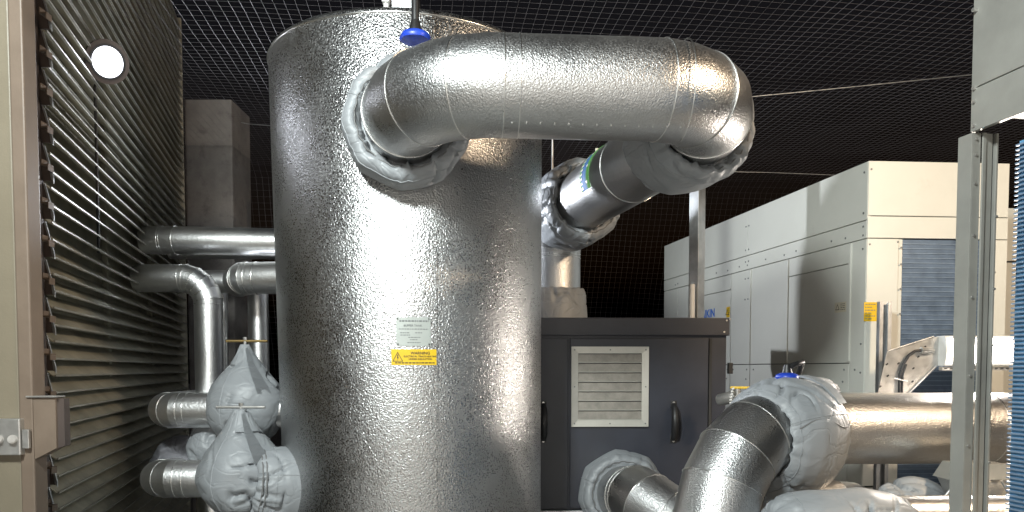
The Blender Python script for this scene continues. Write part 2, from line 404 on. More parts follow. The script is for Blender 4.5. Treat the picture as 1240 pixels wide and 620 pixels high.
# dark jamb between the door and the louvres
jd0 = 2.50; jx = Pt(44, 300, jd0).x
jam = thing('louvre_jamb', 'dark saw toothed jamb with steel clips between the taupe door and the louvres', 'jamb', V(jx, jd0, 0))
b = bmesh.new(); box(b, V(Pt(49, 300, jd0).x, jd0, 0), X, Y, Z, -.5, 0, 0, .02, 0, 4.1, .003); obj('panel', b, M['jamb'], jam)
for i in range(19):
    y_ = -150+46.0*i; o = lambda px, py, e=0.0: Pt(px-(.012*(320-y_)), py, jd0+e)
    b = bmesh.new(); prism(b, [o(46, y_, .0215), o(52, y_, .0215), o(65, y_+43, .0215), o(65, y_+47, .0215), o(46, y_+47, .0215)], Y, .006); tp = obj('tooth', b, M['jamb'], jam)
    b = bmesh.new(); prism(b, [o(54, y_+6), o(55.5, y_+4), o(66.5, y_+43), o(66.5, y_+50), o(63.5, y_+45), o(61, y_+30)], Y, .005); obj('bracket', b, M['galv'], tp)
    ck = bmesh.new()
    prism(ck, [o(51, y_+26, -.03), o(60, y_+26, -.03), o(60, y_+28, -.03), o(51, y_+28, -.03)], Y, .03)
    prism(ck, [o(51, y_+20, -.03), o(52, y_+20, -.03), o(52, y_+25.8, -.03), o(51, y_+25.8, -.03)], Y, .03)
    prism(ck, [o(58.8, y_+28.2, -.03), o(60, y_+28.2, -.03), o(60, y_+34, -.03), o(58.8, y_+34, -.03)], Y, .03)
    obj('clip', ck, M['doorframe'], tp)

# ---- concrete pier, and an unseen wall added for fill and reflections
c0 = Pt(226, 300, 5.7); c1 = Pt(283, 300, 5.7)
b = bmesh.new(); box(b, V(c0.x, 5.7, 0), X, Y, Z, 0, c1.x-c0.x, 0, .4, 0, Pt(250, 120, 5.7).z, .012)
tag(obj('concrete_pier', b, M['concrete']), 'stained concrete pier rising behind the top horizontal pipe on the left', 'pier')
b = bmesh.new(); box(b, V(-6, -4.2, 0), X, Y, Z, 0, 13, 0, .15, 0, 3.0)
tag(obj('added_back_wall', b, M['screenwall']), 'unseen pale painted wall added behind the viewer to bounce light', 'wall')

# ---- net: ceiling sheet then a steep drop at the back
def strand(bm, pts, r):
    tube(bm, pts, r, 3, False)
b = bmesh.new()
HN = CAMZ+1.66; y0, y1 = 1.3, 6.4
def netp(x, s):      # s runs back over the sheet then down it
    L1 = y1-y0
    sag = .03*math.sin(x*1.3+.4)*math.sin(s*1.1)+.012*noise.noise(V(x*2, s*2, 0))
    if s < L1: p = V(x, y0+s, HN+sag)
    else:
        t = s-L1; p = V(x, y1+t*.42, HN-t*.907+sag)
    a = R(7); return V(p.x*math.cos(a)-p.y*math.sin(a), p.x*math.sin(a)+p.y*math.cos(a), p.z)
SE = (y1-y0)+3.4
x = -3.2
while x < 6.4:
    strand(b, [netp(x+.01*noise.noise(V(x, s*3, 3)), s) for s in [i*SE/36 for i in range(37)]], .00075); x += .05
s = 0
while s < SE:
    strand(b, [netp(-3.2+i*.4, s+.008*noise.noise(V(i*.7, s*3, 9))) for i in range(25)], .00055); s += .05
tag(obj('bird_netting', b, M['net']), 'fine square mesh bird netting stretched overhead and down behind the plant', 'netting')
def wire(pts, label, r=.0022):
    b = bmesh.new(); tube(b, pts, r, 6); tag(obj('wire_rope', b, M['galv'], None, 60), label, 'wire rope', 'tension wires of the netting')
wire([Pt(870, 121, 5.0), Pt(1000, 108.5, 5.0), Pt(1240, 84, 5.0)], 'bright tension wire from the pipe elbow to the top right panel', .0035)
wire([Pt(800, 206, 6.9), Pt(935, 209, 6.9), Pt(1060, 214, 6.9)], 'faint tension wire just above the far roof corner of the plant unit', .003)
wire([Pt(240, 137, 5.9), Pt(300, 150, 5.9), Pt(400, 158, 5.9)], 'short tension wire between the concrete pier and the tank', .003)

# ================================================================== TANK
TC = V(-.464, 3.515, 0); TR = .6; TZ = CAMZ+1.385
def fl_(z): return .020*max(0, (z-1.2)/1.8)
def tankp(a, z, e=0.0): return TC+V(math.sin(a)*(TR+e+fl_(z))-fl_(z)*.9, -math.cos(a)*(TR+e+fl_(z)), z)   # a=0 faces -Y
tank = thing('buffer_tank', 'tall cylindrical tank clad in stucco aluminium standing in the centre', 'tank', TC)
b = bmesh.new(); n = 160; prof = [(TR, .12), (TR, 1.2), (TR, TZ-.02), (TR-.004, TZ-.008), (TR-.014, TZ), (.3, TZ+.02), (0.002, TZ+.025)]
rg = [[b.verts.new(tankp(2*math.pi*k/n, z, r-TR)) for k in range(n)] for r, z in prof]
for p, q in zip(rg, rg[1:]):
    for k in range(n): b.faces.new((p[k], p[(k+1) % n], q[(k+1) % n], q[k]))
obj('shell', b, M['tank'], tank, 50)
b = bmesh.new(); aS = R(17)
vs = [[tankp(aS+e, z, h) for e, h in ((-.004, .0005), (-.004, .002), (.004, .002), (.004, .0005))] for z in (.13, TZ-.02)]
for k in range(3): quad(b, vs[0][k], vs[0][k+1], vs[1][k+1], vs[1][k])
for k in range(60):
    z = .18+k*.047
    tube(b, [tankp(aS-.012, z, .0), tankp(aS-.012, z, .0025)], .0028, 6)
obj('vertical_seam', b, M['tank'], tank)
b = bmesh.new(); loop(b, [tankp(2*math.pi*k/n, TZ-.024, .001) for k in range(n)], .004); obj('top_rim', b, M['bead'], tank, 60)
b = bmesh.new(); tube(b, [TC+Z*0, TC+Z*.12], TR-.04, 48); obj('base_ring', b, M['galv'], tank, 40)
# plates
def on_tank(px, py):        # pixel -> (angle, z) on the tank front
    d = 3.0
    for _ in range(8):
        p = Pt(px, py, d); a = math.asin(max(-1, min(1, (p.x-TC.x)/TR))); d = TC.y-math.cos(a)*TR
    return a, Pt(px, py, d).z
def plate(px0, px1, py0, py1, name, mat, label=None):
    a0, z1 = on_tank(px0, py0); a1, z0 = on_tank(px1, py1)
    b = bmesh.new(); m = 10
    G = [[b.verts.new(tankp(a0+(a1-a0)*i/m, z, e)) for z, e in ((z0, 0), (z0, .0022), (z1, .0022), (z1, 0))] for i in range(m+1)]
    for p, q in zip(G, G[1:]):
        for k in range(3): b.faces.new((p[k], p[k+1], q[k+1], q[k]))
    o = obj(name, b, mat, tank); 
    if label: o['label'] = label
    ac = (a0+a1)/2; zc = (z0+z1)/2
    return o, (lambda c: tankp(ac+c.x/TR, zc+c.y, .0030)), abs(a1-a0)*TR, z1-z0
def merge_sub(src, fn, name, mat, par):
    d = bmesh.new(); 
    bmesh.ops.subdivide_edges(src, edges=src.edges[:], cuts=1)
    merge(d, src, fn); return obj(name, d, mat, par, keep=True)
np_, fn, w, h = plate(481.5, 523, 384, 419, 'name_plate', M['plate'], 'grey engraved name plate')
b = bmesh.new(); rnd = random.Random(3)
t = text_bm('BUFFER TANK', h*.10, True); merge(b, t, lambda c: fn(c+V(-.002, h*.20, 0)))
strokes(b, fn, -w*.40, w*.44, h*.335, h*.055, rnd, .010)
for y, xa, xb in ((.07, -.42, .42), (-.06, -.38, -.12), (-.06, .05, .25), (-.14, -.38, -.1), (-.22, -.15, .2), (-.30, -.1, .12), (-.40, -.18, .2)):
    strokes(b, fn, w*xa, w*xb, h*y, h*.028, rnd, .008)
obj('plate_lettering', b, M['ink_soft'], np_, keep=True)
b = bmesh.new()
for sx, sy in ((-.45, .44), (.45, .44), (-.45, -.44), (.45, -.44)):
    p = fn(V(w*sx, h*sy, 0)); tube(b, [p, p+V(0, -.003, 0)], .003, 8)
pieces('rivet', b, M['ink'], np_)
ws, fn2, w, h = plate(475.5, 530.5, 423, 442, 'warning_sign', M['yellow'], 'yellow electrical warning sign')
b = bmesh.new()
for s_, sz, y, bo in (('WARNING', .20, .25, True), ('ELECTRICAL TRACE HEATING', .125, .04, True), ('UNDER INSULATION', .125, -.13, True)):
    merge(b, text_bm(s_, h*sz*1.25, bo), lambda c, y=y: fn2(c+V(w*.13, h*y, 0)))
strokes(b, fn2, -w*.42, w*.44, -h*.40, h*.07, rnd, .009)
def tri(bm, cx, cy, s, t, fn):
    o = [V(cx, cy+s*.58, 0), V(cx-s*.55, cy-s*.42, 0), V(cx+s*.55, cy-s*.42, 0)]
    c = V(cx, cy-s*.08, 0); i = [c+(p-c)*(1-t) for p in o]
    for k in range(3): quad(bm, *[fn(p) for p in (o[k], o[(k+1) % 3], i[(k+1) % 3], i[k])])
tri(b, -w*.36, -h*.02, h*.62, .2, fn2)
bolt = [(-.02, .22), (.06, .22), (.01, .05), (.07, .05), (-.03, -.24), (.0, -.04), (-.06, -.04)]
b.faces.new([b.verts.new(fn2(V(-w*.36+x_*h*.9, -h*.04+y_*h*.9, 0))) for x_, y_ in bolt])
obj('sign_lettering', b, M['ink'], ws, keep=True)
# lifting bracket on the tank top
lp = Pt(484, 20, 3.02)
b = bmesh.new(); box(b, V(lp.x, 3.02, TZ+.003), X, Y, Z, -.035, .045, 0, .008, 0, .30, .002)
box(b, V(lp.x, 3.02, TZ+.003), X, Y, Z, -.035, .06, -.05, .06, .002, .010, .002)
lb = obj('lifting_bracket', b, M['galv'], tank)
b = bmesh.new(); tube(b, [V(lp.x-.050, 3.0, TZ), V(lp.x-.050, 3.0, TZ+.30)], .011, 12); box(b, V(lp.x-.050, 2.985, TZ+.055), X, Y, Z, -.014, .014, -.006, .03, 0, .03, .003); obj('bracket_bolt', b, M['white'], lb, 40)
b = bmesh.new(); box(b, V(lp.x+.046, 3.0, TZ+.003), X, Y, Z, 0, .010, 0, .05, 0, .30, .002); obj('bracket_flange', b, M['galv'], lb)

# ================================================================== MAIN PIPE
PR = .158
z0 = Pt(600, 103, 2.45).z
E = Pt(672, 262, 4.6); E.z = z0
pN, pB, pC, pE, pF = V(-.43, 3.1, z0+.0), V(-.345, 2.44, z0), V(.765, 2.50, z0-.008), V(E.x, 4.62, z0), V(E.x, 4.62, CAMZ+.2)
mp_, MP = clad('overhead_pipe', 'large shiny clad pipe looping overhead from the tank to the right and back', [pN, pB, pC, pE, pF], PR, [.34, .27, .24], 6,
               sm=True, extra=[(8, .05, 0), (8, .59, 0), (16, .62, 0)], skip=(1, 3, 5, 7, 9, 11, 13, 15))
b = bmesh.new()                                             # longitudinal lap with rivets under the long run
d = (MP[9]-MP[8]).normalized()
for k in range(14):
    p = MP[8]+d*(.03+k*.045)+V(0, -PR*math.cos(R(62)), -PR*math.sin(R(62))); tube(b, [p, p+V(0, -.0012, -.0022)], .0028, 6)
pieces('rivet', b, M['bead'], mp_)
# flow marker tape on the leg that runs back
dC = (pE-pC).normalized(); 
def on_leg(s, a, e=0.0):       # s metres along pC->pE, a angle round it
    u, v = perp(dC); 
    if v.z < 0: u, v = -u, -v
    return pC+dC*s+(u*math.cos(a)+v*math.sin(a))*(PR+e)
u_, v_ = perp(dC)
if v_.z < 0: u_, v_ = -u_, -v_
sgn = 1 if u_.x < 0 else -1
s_mark = 1.10
def tape(s0, s1, a0, a1, e, name, mat, par):
    b = bmesh.new(); m = 22
    G = [[b.verts.new(on_leg(s_, a0+(a1-a0)*i/m, h)) for s_, h in ((s0, 0), (s0, e), (s1, e), (s1, 0))] for i in range(m+1)]
    for p, q in zip(G, G[1:]):
        for k in range(3): b.faces.new((p[k], p[k+1], q[k+1], q[k]))
    return obj(name, b, mat, par)
def aa(x): return math.pi/2+sgn*(-1)*0+x
LEFT = math.atan2(0, 1) if u_.x < 0 else math.pi
def ang(t):    # t=0 on top, 1 on the side facing the camera-left
    return math.pi/2+(LEFT-math.pi/2)*t
mk = tape(s_mark, s_mark+.120, ang(.15), ang(1.25), .0020, 'flow_marker', M['band_blue'], mp_)
mk['label'] = 'blue and green flow marker tape'
tape(s_mark-.0005, s_mark+.030, ang(.152), ang(1.248), .0032, 'green_stripe', M['band_green'], mk)
tape(s_mark+.100, s_mark+.1205, ang(.152), ang(1.248), .0032, 'green_edge', M['band_green'], mk)
b = bmesh.new()
for i in range(12):
    t = .20+i*.088
    quad(b, *[on_leg(s_mark+s_, ang(t+q), .0045) for s_, q in ((.080, 0), (.112, .022), (.112, .046), (.080, .046))])
for t in (.55, .8, 1.1):
    quad(b, *[on_leg(s_mark+s_, ang(t+q), .0045) for s_, q in ((.008, 0), (.036, .0), (.026, .05), (.014, .05))])
pieces('marker_arrow', b, M['white'], mk)
# sensor stub on top of this leg
p = on_leg(1.42, math.pi/2)
sen = thing('sensor_stub', 'small copper coloured sensor stub on top of the sloping pipe', 'sensor', p)
b = bmesh.new(); tube(b, [p-Z*.01, p+Z*.022], .011, 12); tube(b, [p+Z*.0215, p+Z*.04], .017, 6); obj('nut', b, M['brass'], sen, 40)
b = bmesh.new(); tube(b, [p+Z*.0395, p+Z*.060], .009, 12); obj('cap', b, M['label'], sen, 40)

# jackets on the main pipe
dN = (pB-pN).normalized()
jacket('insulation_jacket', 'grey padded ring jacket where the overhead pipe leaves the tank front', MP[0]+dN*.17, MP[1],
       [(0, .20, 0), (.0, .225, 0), (.05, .238, 0), (.12, .238, .05), (.155, .232, .2), (.18, .215, .5), (.185, .192, .8), (.165, .172, 1), (.13, .166, .6)], 3, amp=.008, fold=.011, cords=((.18, .185),), facets=9)
sC = (MP[11]-pC).length if False else .27*1.0
jA = pC+dC*.27
jacket('insulation_jacket', 'grey gathered jacket under the right hand elbow of the overhead pipe', jA, pE,
       [(.03, .164, .5), (-.005, .172, 1), (-.02, .195, .9), (.01, .214, .5), (.05, .225, .2), (.13, .228, 0), (.22, .224, 0), (.27, .212, .3), (.30, .19, .8), (.31, .168, 1)], 5, amp=.007, fold=.006, cords=((-.008, .186),))
LE = (pE-pC).length
jB = pC+dC*(LE-.60)
jacket('insulation_jacket', 'grey gathered jacket at the far elbow beside the blue marker tape', jB, pE,
       [(.05, .164, .5), (.01, .170, 1), (-.0, .190, 1), (.03, .215, .6), (.09, .232, .2), (.2, .240, 0), (.36, .232, .0), (.47, .20, .6), (.5, .166, 1)], 8, amp=.008, fold=.009, cords=((.005, .184),), facets=8)
jR = Pt(676, 384, 4.62); jt = V(pF.x, 4.62, CAMZ+.26)
jacket('insulation_jacket', 'pale jacket round the riser standing on top of the black enclosure', jt, jt+Z*.3,
       [(0, .19, 0), (.02, .205, 0), (.12, .20, 0), (.20, .192, .3), (.235, .176, .9), (.22, .16, 1)], 12, amp=.006, fold=.006)

# black cable with blue collar above the front jacket
def gland(name, label, p, h, up, group='blue cable collars with black cables', lean=V(0, 0, 0)):
    c = thing(name, label, 'cable collar', p, group)
    b = bmesh.new(); pr = [(.030, 0), (.052, .004), (.056, .014), (.050, .026), (.034, .034), (.022, .036)]
    rg = [[b.verts.new(p+V(math.cos(2*math.pi*k/28)*r*h*(1+.05*math.sin(5*k)), math.sin(2*math.pi*k/28)*r*h, z*h)) for k in range(28)] for r, z in pr]
    for q, w_ in zip(rg, rg[1:]):
        for k in range(28): b.faces.new((q[k], q[(k+1) % 28], w_[(k+1) % 28], w_[k]))
    b.faces.new(rg[-1]); b.faces.new(rg[0][::-1]); obj('collar', b, M['blue'], c, 50)
    b = bmesh.new(); tube(b, [p+Z*.033*h, p+Z*.042*h+lean*.02, p+Z*.075*h+lean*.1], [.026*h, .024*h, .015*h], 16); obj('boot', b, M['rubber'], c, 50)
    b = bmesh.new(); tube(b, up, .014*h, 12); obj('cable', b, M['rubber'], c, 60)
    return c
gp = Pt(503, 51, 2.70)
gland('cable_gland', 'blue rubber collar with a black cable rising out of the top jacket', gp, 1.0,
      [gp+Z*.05, gp+V(.0, 0, .2), gp+V(.0, .03, .3), gp+V(-.02, .14, .34), gp+V(-.03, .3, .25), gp+V(-.03, .4, .1)])

# ================================================================== HANGERS AND POST
pp0 = Pt(844, 300, 4.5); sx = V(math.cos(R(-38)), math.sin(R(-38)), 0)
post = thing('steel_post', 'square steel post standing between the black enclosure and the cream plant unit', 'post', V(pp0.x, 4.5, 0))
b = bmesh.new(); a4 = R(40); ux, uy = V(math.cos(a4), math.sin(a4), 0), V(-math.sin(a4), math.cos(a4), 0)
box(b, V(pp0.x, 4.5, 0), ux, uy, Z, -.034, .034, -.034, .034, 0, CAMZ+1.62, .004); obj('shaft', b, M['galv'], post)
b = bmesh.new(); ps = Pt(837, 345, 4.46); tube(b, [V(ps.x, 4.44, 1.2), V(ps.x, 4.44, ps.z)], .018, 12); obj('conduit', b, M['white'], post, 50)
zs = CAMZ+1.50
b = bmesh.new(); q0 = V(pp0.x, 4.5, zs); box(b, q0, X, Y, Z, -.98, -.05, -.02, .02, 0, .04, .002); obj('cross_channel', b, M['galv'], post)
b = bmesh.new(); box(b, q0, X, Y, Z, -.46, -.42, -.95, -.022, 0.0, .04, .002); obj('side_channel', b, M['galv'], post)
for nm, px, dpt, ybot, lb_ in (('hanger_rod', 669, 4.50, 225, 'threaded hanger rod over the far jacket, left of the two'), ('hanger_rod', 742, 3.64, 172, 'threaded hanger rod dropping behind the overhead pipe, right of the two')):
    top = Pt(px, 200, dpt); c = thing(nm, lb_, 'hanger rod', V(top.x, dpt, Pt(px, ybot, dpt).z), 'threaded hanger rods')
    b = bmesh.new(); tube(b, [V(top.x, dpt, Pt(px, ybot, dpt).z), V(top.x, dpt, zs-.001)], .006, 8); obj('rod', b, M['steel'], c, 50)
    b = bmesh.new(); tube(b, [V(top.x, dpt, Pt(px, ybot, dpt).z-.004), V(top.x, dpt, Pt(px, ybot, dpt).z+.008)], .013, 6); obj('nut', b, M['steel'], c)

# ================================================================== BLACK ENCLOSURE
BA = R(1.5); bx, by = V(math.cos(BA), math.sin(BA), 0), V(-math.sin(BA), math.cos(BA), 0)
B0 = Pt(883, 400, 4.0); B0.z = 0
ztop = Pt(883, 385, 4.0).z; zbot = Pt(700, 617, 4.0).z
def bxpx(px): return -(B0.x-Pt(px, 450, 4.0).x)
enc = thing('pump_enclosure', 'black steel equipment enclosure with vent grille behind the tank', 'enclosure', B0)
b = bmesh.new(); box(b, B0, bx, by, Z, -1.30, bxpx(880), .012, .80, zbot, Pt(883, 404, 4).z, .004); obj('body', b, M['black'], enc)
b = bmesh.new(); box(b, B0, bx, by, Z, -1.32, 0, -.012, .83, Pt(883, 406.5, 4).z, ztop, .005); lid = obj('lid', b, M['black'], enc)
zd1 = Pt(800, 410, 4).z; zd0 = Pt(800, 614, 4).z
b = bmesh.new(); box(b, B0, bx, by, Z, bxpx(690), bxpx(857), -.008, .010, zd0, zd1, .003); dr = obj('access_door', b, M['black'], enc)
b = bmesh.new(); box(b, B0, bx, by, Z, -1.28, bxpx(687), -.008, .010, zd0, zd1, .003); dr2 = obj('access_door', b, M['black'], enc)
b = bmesh.new(); box(b, B0, bx, by, Z, bxpx(858.5), bxpx(861.5), -.002, .011, zd0, zd1); obj('door_gap', b, M['gap'], enc)
b = bmesh.new()
for px, py in ((884, 386.5), (877, 402), (762, 411), (658, 411), (771, 411.5), (880, 388)):
    p = Pt(px, py, 3.985); tube(b, [p, p-Y*.004], .005, 8)
pieces('screw', b, M['steel'], enc)
def handle(px, y0_, y1_, par):
    xh = bxpx(px); za, zb_ = Pt(px, y1_, 4).z, Pt(px, y0_, 4).z
    pts = [B0+bx*xh+by*(-.010)+Z*(zb_-.022), B0+bx*xh+by*(-.045)+Z*(zb_-.045), B0+bx*xh+by*(-.055)+Z*((za+zb_)/2), B0+bx*xh+by*(-.045)+Z*(za+.045), B0+bx*xh+by*(-.010)+Z*(za+.022)]
    b = bmesh.new(); tube(b, pts, [.014, .019, .021, .019, .014], 12)
    for zz in (za, zb_-.045): box(b, B0, bx, by, Z, xh-.017, xh+.017, -.014, -.0085, zz, zz+.045, .002)
    h_ = obj('handle', b, M['rubber'], par, 50)
    b = bmesh.new()
    for zz in (za+.010, zb_-.010): p = B0+bx*xh+by*(-.014)+Z*zz; tube(b, [p, p-by*.005], .006, 8)
    pieces('handle_screw', b, M['steel'], h_)
handle(815, 485, 536, dr); handle(657.5, 485, 536, dr2)
gx0, gx1 = bxpx(691), bxpx(784); gz0, gz1 = Pt(740, 516, 4).z, Pt(740, 420, 4).z
fw = .036
b = bmesh.new()
def bpt(x_, y_, z_): return B0+bx*x_+by*y_+Z*z_
oc = [(gx0, gz0), (gx1, gz0), (gx1, gz1), (gx0, gz1)]; ic = [(gx0+fw, gz0+fw), (gx1-fw, gz0+fw), (gx1-fw, gz1-fw), (gx0+fw, gz1-fw)]
for k in range(4):
    j = (k+1) % 4; ao, bo, bi, ai = oc[k], oc[j], ic[j], ic[k]
    prism(b, [bpt(ao[0], -.026, ao[1]), bpt(bo[0], -.026, bo[1]), bpt(bi[0], -.022, bi[1]), bpt(ai[0], -.022, ai[1])], by, .0125)
vg = obj('vent_grille', b, M['grille'], dr)
b = bmesh.new(); nb = 7; hh = (gz1-gz0-2*fw)/nb
for k in range(nb):
    zz = gz0+fw+k*hh
    prism(b, [bpt(gx0+fw-.002, -.021, zz), bpt(gx0+fw-.002, -.0185, zz), bpt(gx0+fw-.002, -.010, zz+hh*.92), bpt(gx0+fw-.002, -.0125, zz+hh*.92)][::-1], bx, gx1-gx0-2*fw+.004, 0)
obj('slats', b, M['grille_slat'], vg)
b = bmesh.new()
for k in range(nb):
    zz = gz0+fw+k*hh
    tube(b, [bpt(gx0+fw, -.021, zz+.002), bpt(gx1-fw, -.021, zz+.002)], .0028, 8)
obj('slat_edges', b, M['grille'], vg, 50)
b = bmesh.new()
for fx in (.04, .5, .96):
    for fz in (.04, .5, .96):
        if fx == .5 and fz == .5: continue
        p = bpt(gx0+(gx1-gx0)*fx, -.026, gz0+(gz1-gz0)*fz); tube(b, [p+by*.002, p-by*.003], .0042, 8)
pieces('rivet', b, M['ink_soft'], vg)
b = bmesh.new(); box(b, B0, bx, by, Z, -1.30, .0, 0, .80, zbot-.08, zbot-.002, .004); obj('base_rail', b, M['galv'], enc)
for x_, y_ in ((-1.2, .1), (-.1, .1), (-1.2, .72), (-.1, .72)):
    b = bmesh.new(); box(b, B0, bx, by, Z, x_-.04, x_+.04, y_-.04, y_+.04, 0, zbot-.081, .003); obj('leg', b, M['galv'], enc)
# black bracket clips at the right of the box
b = bmesh.new(); q = Pt(885, 446, 4.05); box(b, q, X, Y, Z, -.012, .012, 0, .03, -.03, .03, .003)
tag(obj('door_catch', b, M['rubber']), 'tiny black catch beside the enclosure corner', 'catch')
# pipe from the front of the box
q0, q1, q2 = Pt(750, 597, 4.05), Pt(778, 603, 3.42), Pt(930, 720, 3.25)
clad('enclosure_outlet_pipe', 'clad pipe leaving the front of the black enclosure and bending down', [q0, q1, q2, V(q2.x, q2.y, .02)], .148, [.22, .14], 3, extra=[(0, .12, .0)], group='large clad pipes')
dq = (q1-q0).normalized()
jacket('insulation_jacket', 'octagonal grey collar jacket lying against the black enclosure door', q0+dq*.065, q1,
       [(0, .17, 0), (0, .235, 0), (.035, .240, 0), (.06, .225, .15), (.105, .205, .5), (.115, .180, .9), (.10, .158, 1)], 21, amp=.004, fold=.004, cords=((.112, .17),), facets=8)

# ================================================================== BIG ELBOW AND RIGHT PIPE
r0 = Pt(866, 560, 2.88); zc = Pt(1100, 519, 3.4).z
a0 = V(r0.x, 2.88, .02); a1 = V(r0.x, 2.88, zc+.05); a2 = V(1.34, 3.24, zc+.015); a3 = Pt(1500, 519, 3.46); a3.z = zc
bigp, BP = clad('riser_pipe', 'large clad riser pipe bending over in the right foreground', [a0, a1, a2], .160, [.40], 5, extra=[(0, 1.0, 0)], group='large clad pipes')
clad('horizontal_pipe', 'large clad pipe running right behind the channel post', [a2-V(.12, .02, 0), a3], .157, extra=[(0, .9, 0), (0, 1.5, 0)], group='large clad pipes')
jd = (a2-a1).normalized(); ja = BP[-2]+jd*.0
e1 = Pt(915, 530, 3.02); e2 = Pt(1003, 517, 3.28)
jacket('insulation_jacket', 'big bulging grey jacket wrapped over the riser bend in the right foreground', e1, e2,
       [(.03, .163, .5), (-.005, .170, .7), (.012, .192, .4), (.05, .218, .1), (.12, .236, 0), (.20, .238, 0), (.28, .226, .05), (.335, .206, .3), (.345, .165, .8)], 31, amp=.010, fold=.010,
       straps=((.26, R(62), .05, R(60), .232),), sag=.045)
b = bmesh.new()
# sewn horizontal flap edge on that jacket
dj = (e2-e1).normalized(); uj, vj = perp(dj)
if vj.z < 0: uj, vj = -uj, -vj
for k in range(1):
    sd = -1 if uj.y > 0 else 1
    pts = []
    for i in range(24):
        s_ = .02+.30*i/23; a = R(14)+.10*math.sin(i*.25); rr = interp([(.0, .190), (.05, .220), (.12, .239), (.20, .241), (.28, .229), (.335, .209)], s_)[1]
        pts.append(e1+dj*s_+(uj*sd*math.cos(a)+vj*math.sin(a))*rr)
    tube(b, pts, .003, 6)
jk = [o for o in COL.objects if o.name.startswith('insulation_jacket') and o.get('label', '').startswith('big bulging')][0]
obj('flap_edge', b, M['cord'], jk, 60)
g2 = Pt(953, 460, 3.12)
gland('cable_gland', 'blue rubber collar with a black cable on top of the big bulging jacket', g2, .85,
      [g2+Z*.04, g2+V(.02, 0, .06), g2+V(.07, .02, .075), g2+V(.09, .1, .03), g2+V(.07, .28, -.1)])
# folded loose cover behind it
jacket('crumpled_cover', 'crumpled pale cover lying on the horizontal pipe behind the big jacket', Pt(968, 478, 3.62), Pt(1024, 480, 3.7),
       [(0, .02, .5), (.01, .06, 1), (.06, .085, .5), (.14, .08, .3), (.20, .05, .8), (.22, .02, 1)], 40, amp=.02, fold=.02, group=None, n=90, cat='cover')
# small valve with yellow lever beside the enclosure
vp = Pt(893, 478, 3.7)
vl = thing('small_valve', 'small valve with yellow lever between the enclosure and the big jacket', 'valve', vp)
b = bmesh.new(); tube(b, [vp+V(-.06, .1, -.03), vp+V(-.01, .02, -.01), vp+V(.07, -.03, -.03)], [.03, .034, .03], 16); tube(b, [vp-Z*.01, vp+Z*.03], .016, 12); obj('body', b, M['steel'], vl, 50)
b = bmesh.new(); box(b, vp+Z*.03, V(.95, -.3, 0), V(.3, .95, 0), Z, -.035, .085, -.018, .018, 0, .012, .004); obj('lever', b, M['yellow'], vl)
b = bmesh.new()
for k in range(9):
    a = R(100+k*18); q = vp+V(-.045, -.05, -.03)+V(0.012*math.cos(a), -.01, .06-.014*k); tube(b, [q, q+V(.012, 0, .004)], .005, 6)
obj('chain', b, M['white'], vl)
# low pipes and jackets at the lower right
f0, f1 = Pt(930, 650, 2.72), Pt(1120, 640, 2.76)
jacket('insulation_jacket', 'long low grey jacket lying along the bottom edge right of the riser', f0, f1,
       [(.0, .08, 1), (.01, .12, .8), (.06, .150, .4), (.16, .165, 0), (.36, .165, 0), (.46, .145, .1), (.53, .11, .4), (.56, .075, .9)], 51, amp=.008, fold=.009)
clad('small_clad_pipe', 'slim bright clad pipe along the bottom right corner', [Pt(1060, 622, 2.78), Pt(1400, 622, 2.80)], .068, mat='foil_small', extra=[(0, .27, 0), (0, .285, 0)], group='slim clad pipes at lower right')
clad('small_clad_pipe', 'slim clad pipe tucked beneath the big bulging jacket', [Pt(888, 612, 3.1), Pt(1010, 604, 3.1), Pt(1030, 604, 3.3)], .075, mat='foil_small', group='slim clad pipes at lower right')
jacket('insulation_jacket', 'small pale pillow jacket below the horizontal pipe', Pt(1066, 606, 3.12), Pt(1150, 604, 3.14),
       [(.0, .03, .5), (.01, .06, .5), (.08, .085, .1), (.14, .098, 0), (.20, .088, 0), (.26, .06, .3), (.29, .03, .8)], 56, amp=.006, fold=.008, n=100)
b = bmesh.new(); q = Pt(914, 588, 2.95); tube(b, [q+V(-.02, 0, .05), q+V(.02, -.02, .03), q+V(.032, -.02, -.02), q+V(.02, 0, -.09), q+V(0, 0, -.2)], .008, 8)
tag(obj('black_cable', b, M['rubber'], None, 50), 'short black cable loop hanging beside the riser pipe', 'cable')

# ================================================================== LEFT PIPEWORK
LG = 'aluminium clad pipes beside the louvres'
def P3(px, py, d): return Pt(px, py, d)
w_at = lambda y: W0.x+(y-W0.y)*(-math.tan(WA))
a = Pt(200, 291, 4.2); clad('clad_pipe', 'uppermost horizontal pipe between the louvres and the tank', [V(w_at(4.2)-.02, 4.2, a.z), a+V(.06, 0, 0), V(-.5, 4.3, a.z-.012)], .077, mat='foil_small', bead=.003, group=LG, extra=[(0, .10, .012)])
a = Pt(204, 304, 4.9); clad('clad_pipe', 'thin horizontal pipe just behind and below the uppermost one', [V(w_at(4.9), 4.9, a.z), V(-.6, 4.9, a.z-.01)], .05, mat='foil_small', group=LG)
a = Pt(205, 337, 4.0); c_ = Pt(252, 337, 4.0)
clad('clad_pipe', 'pipe that leaves the louvres and elbows down beside them', [V(w_at(4.0)-.02, 4.0, a.z), c_, V(c_.x, 4.0, .02)], .074, [.14], 5, mat='foil_small', group=LG, bead=.002)
a = Pt(240, 341, 4.35); e_ = Pt(318, 339, 4.35)
clad('clad_pipe', 'horizontal pipe crossing behind the downward elbow', [a, V(-.7, 4.35, a.z)], .066, mat='foil_small', group=LG)
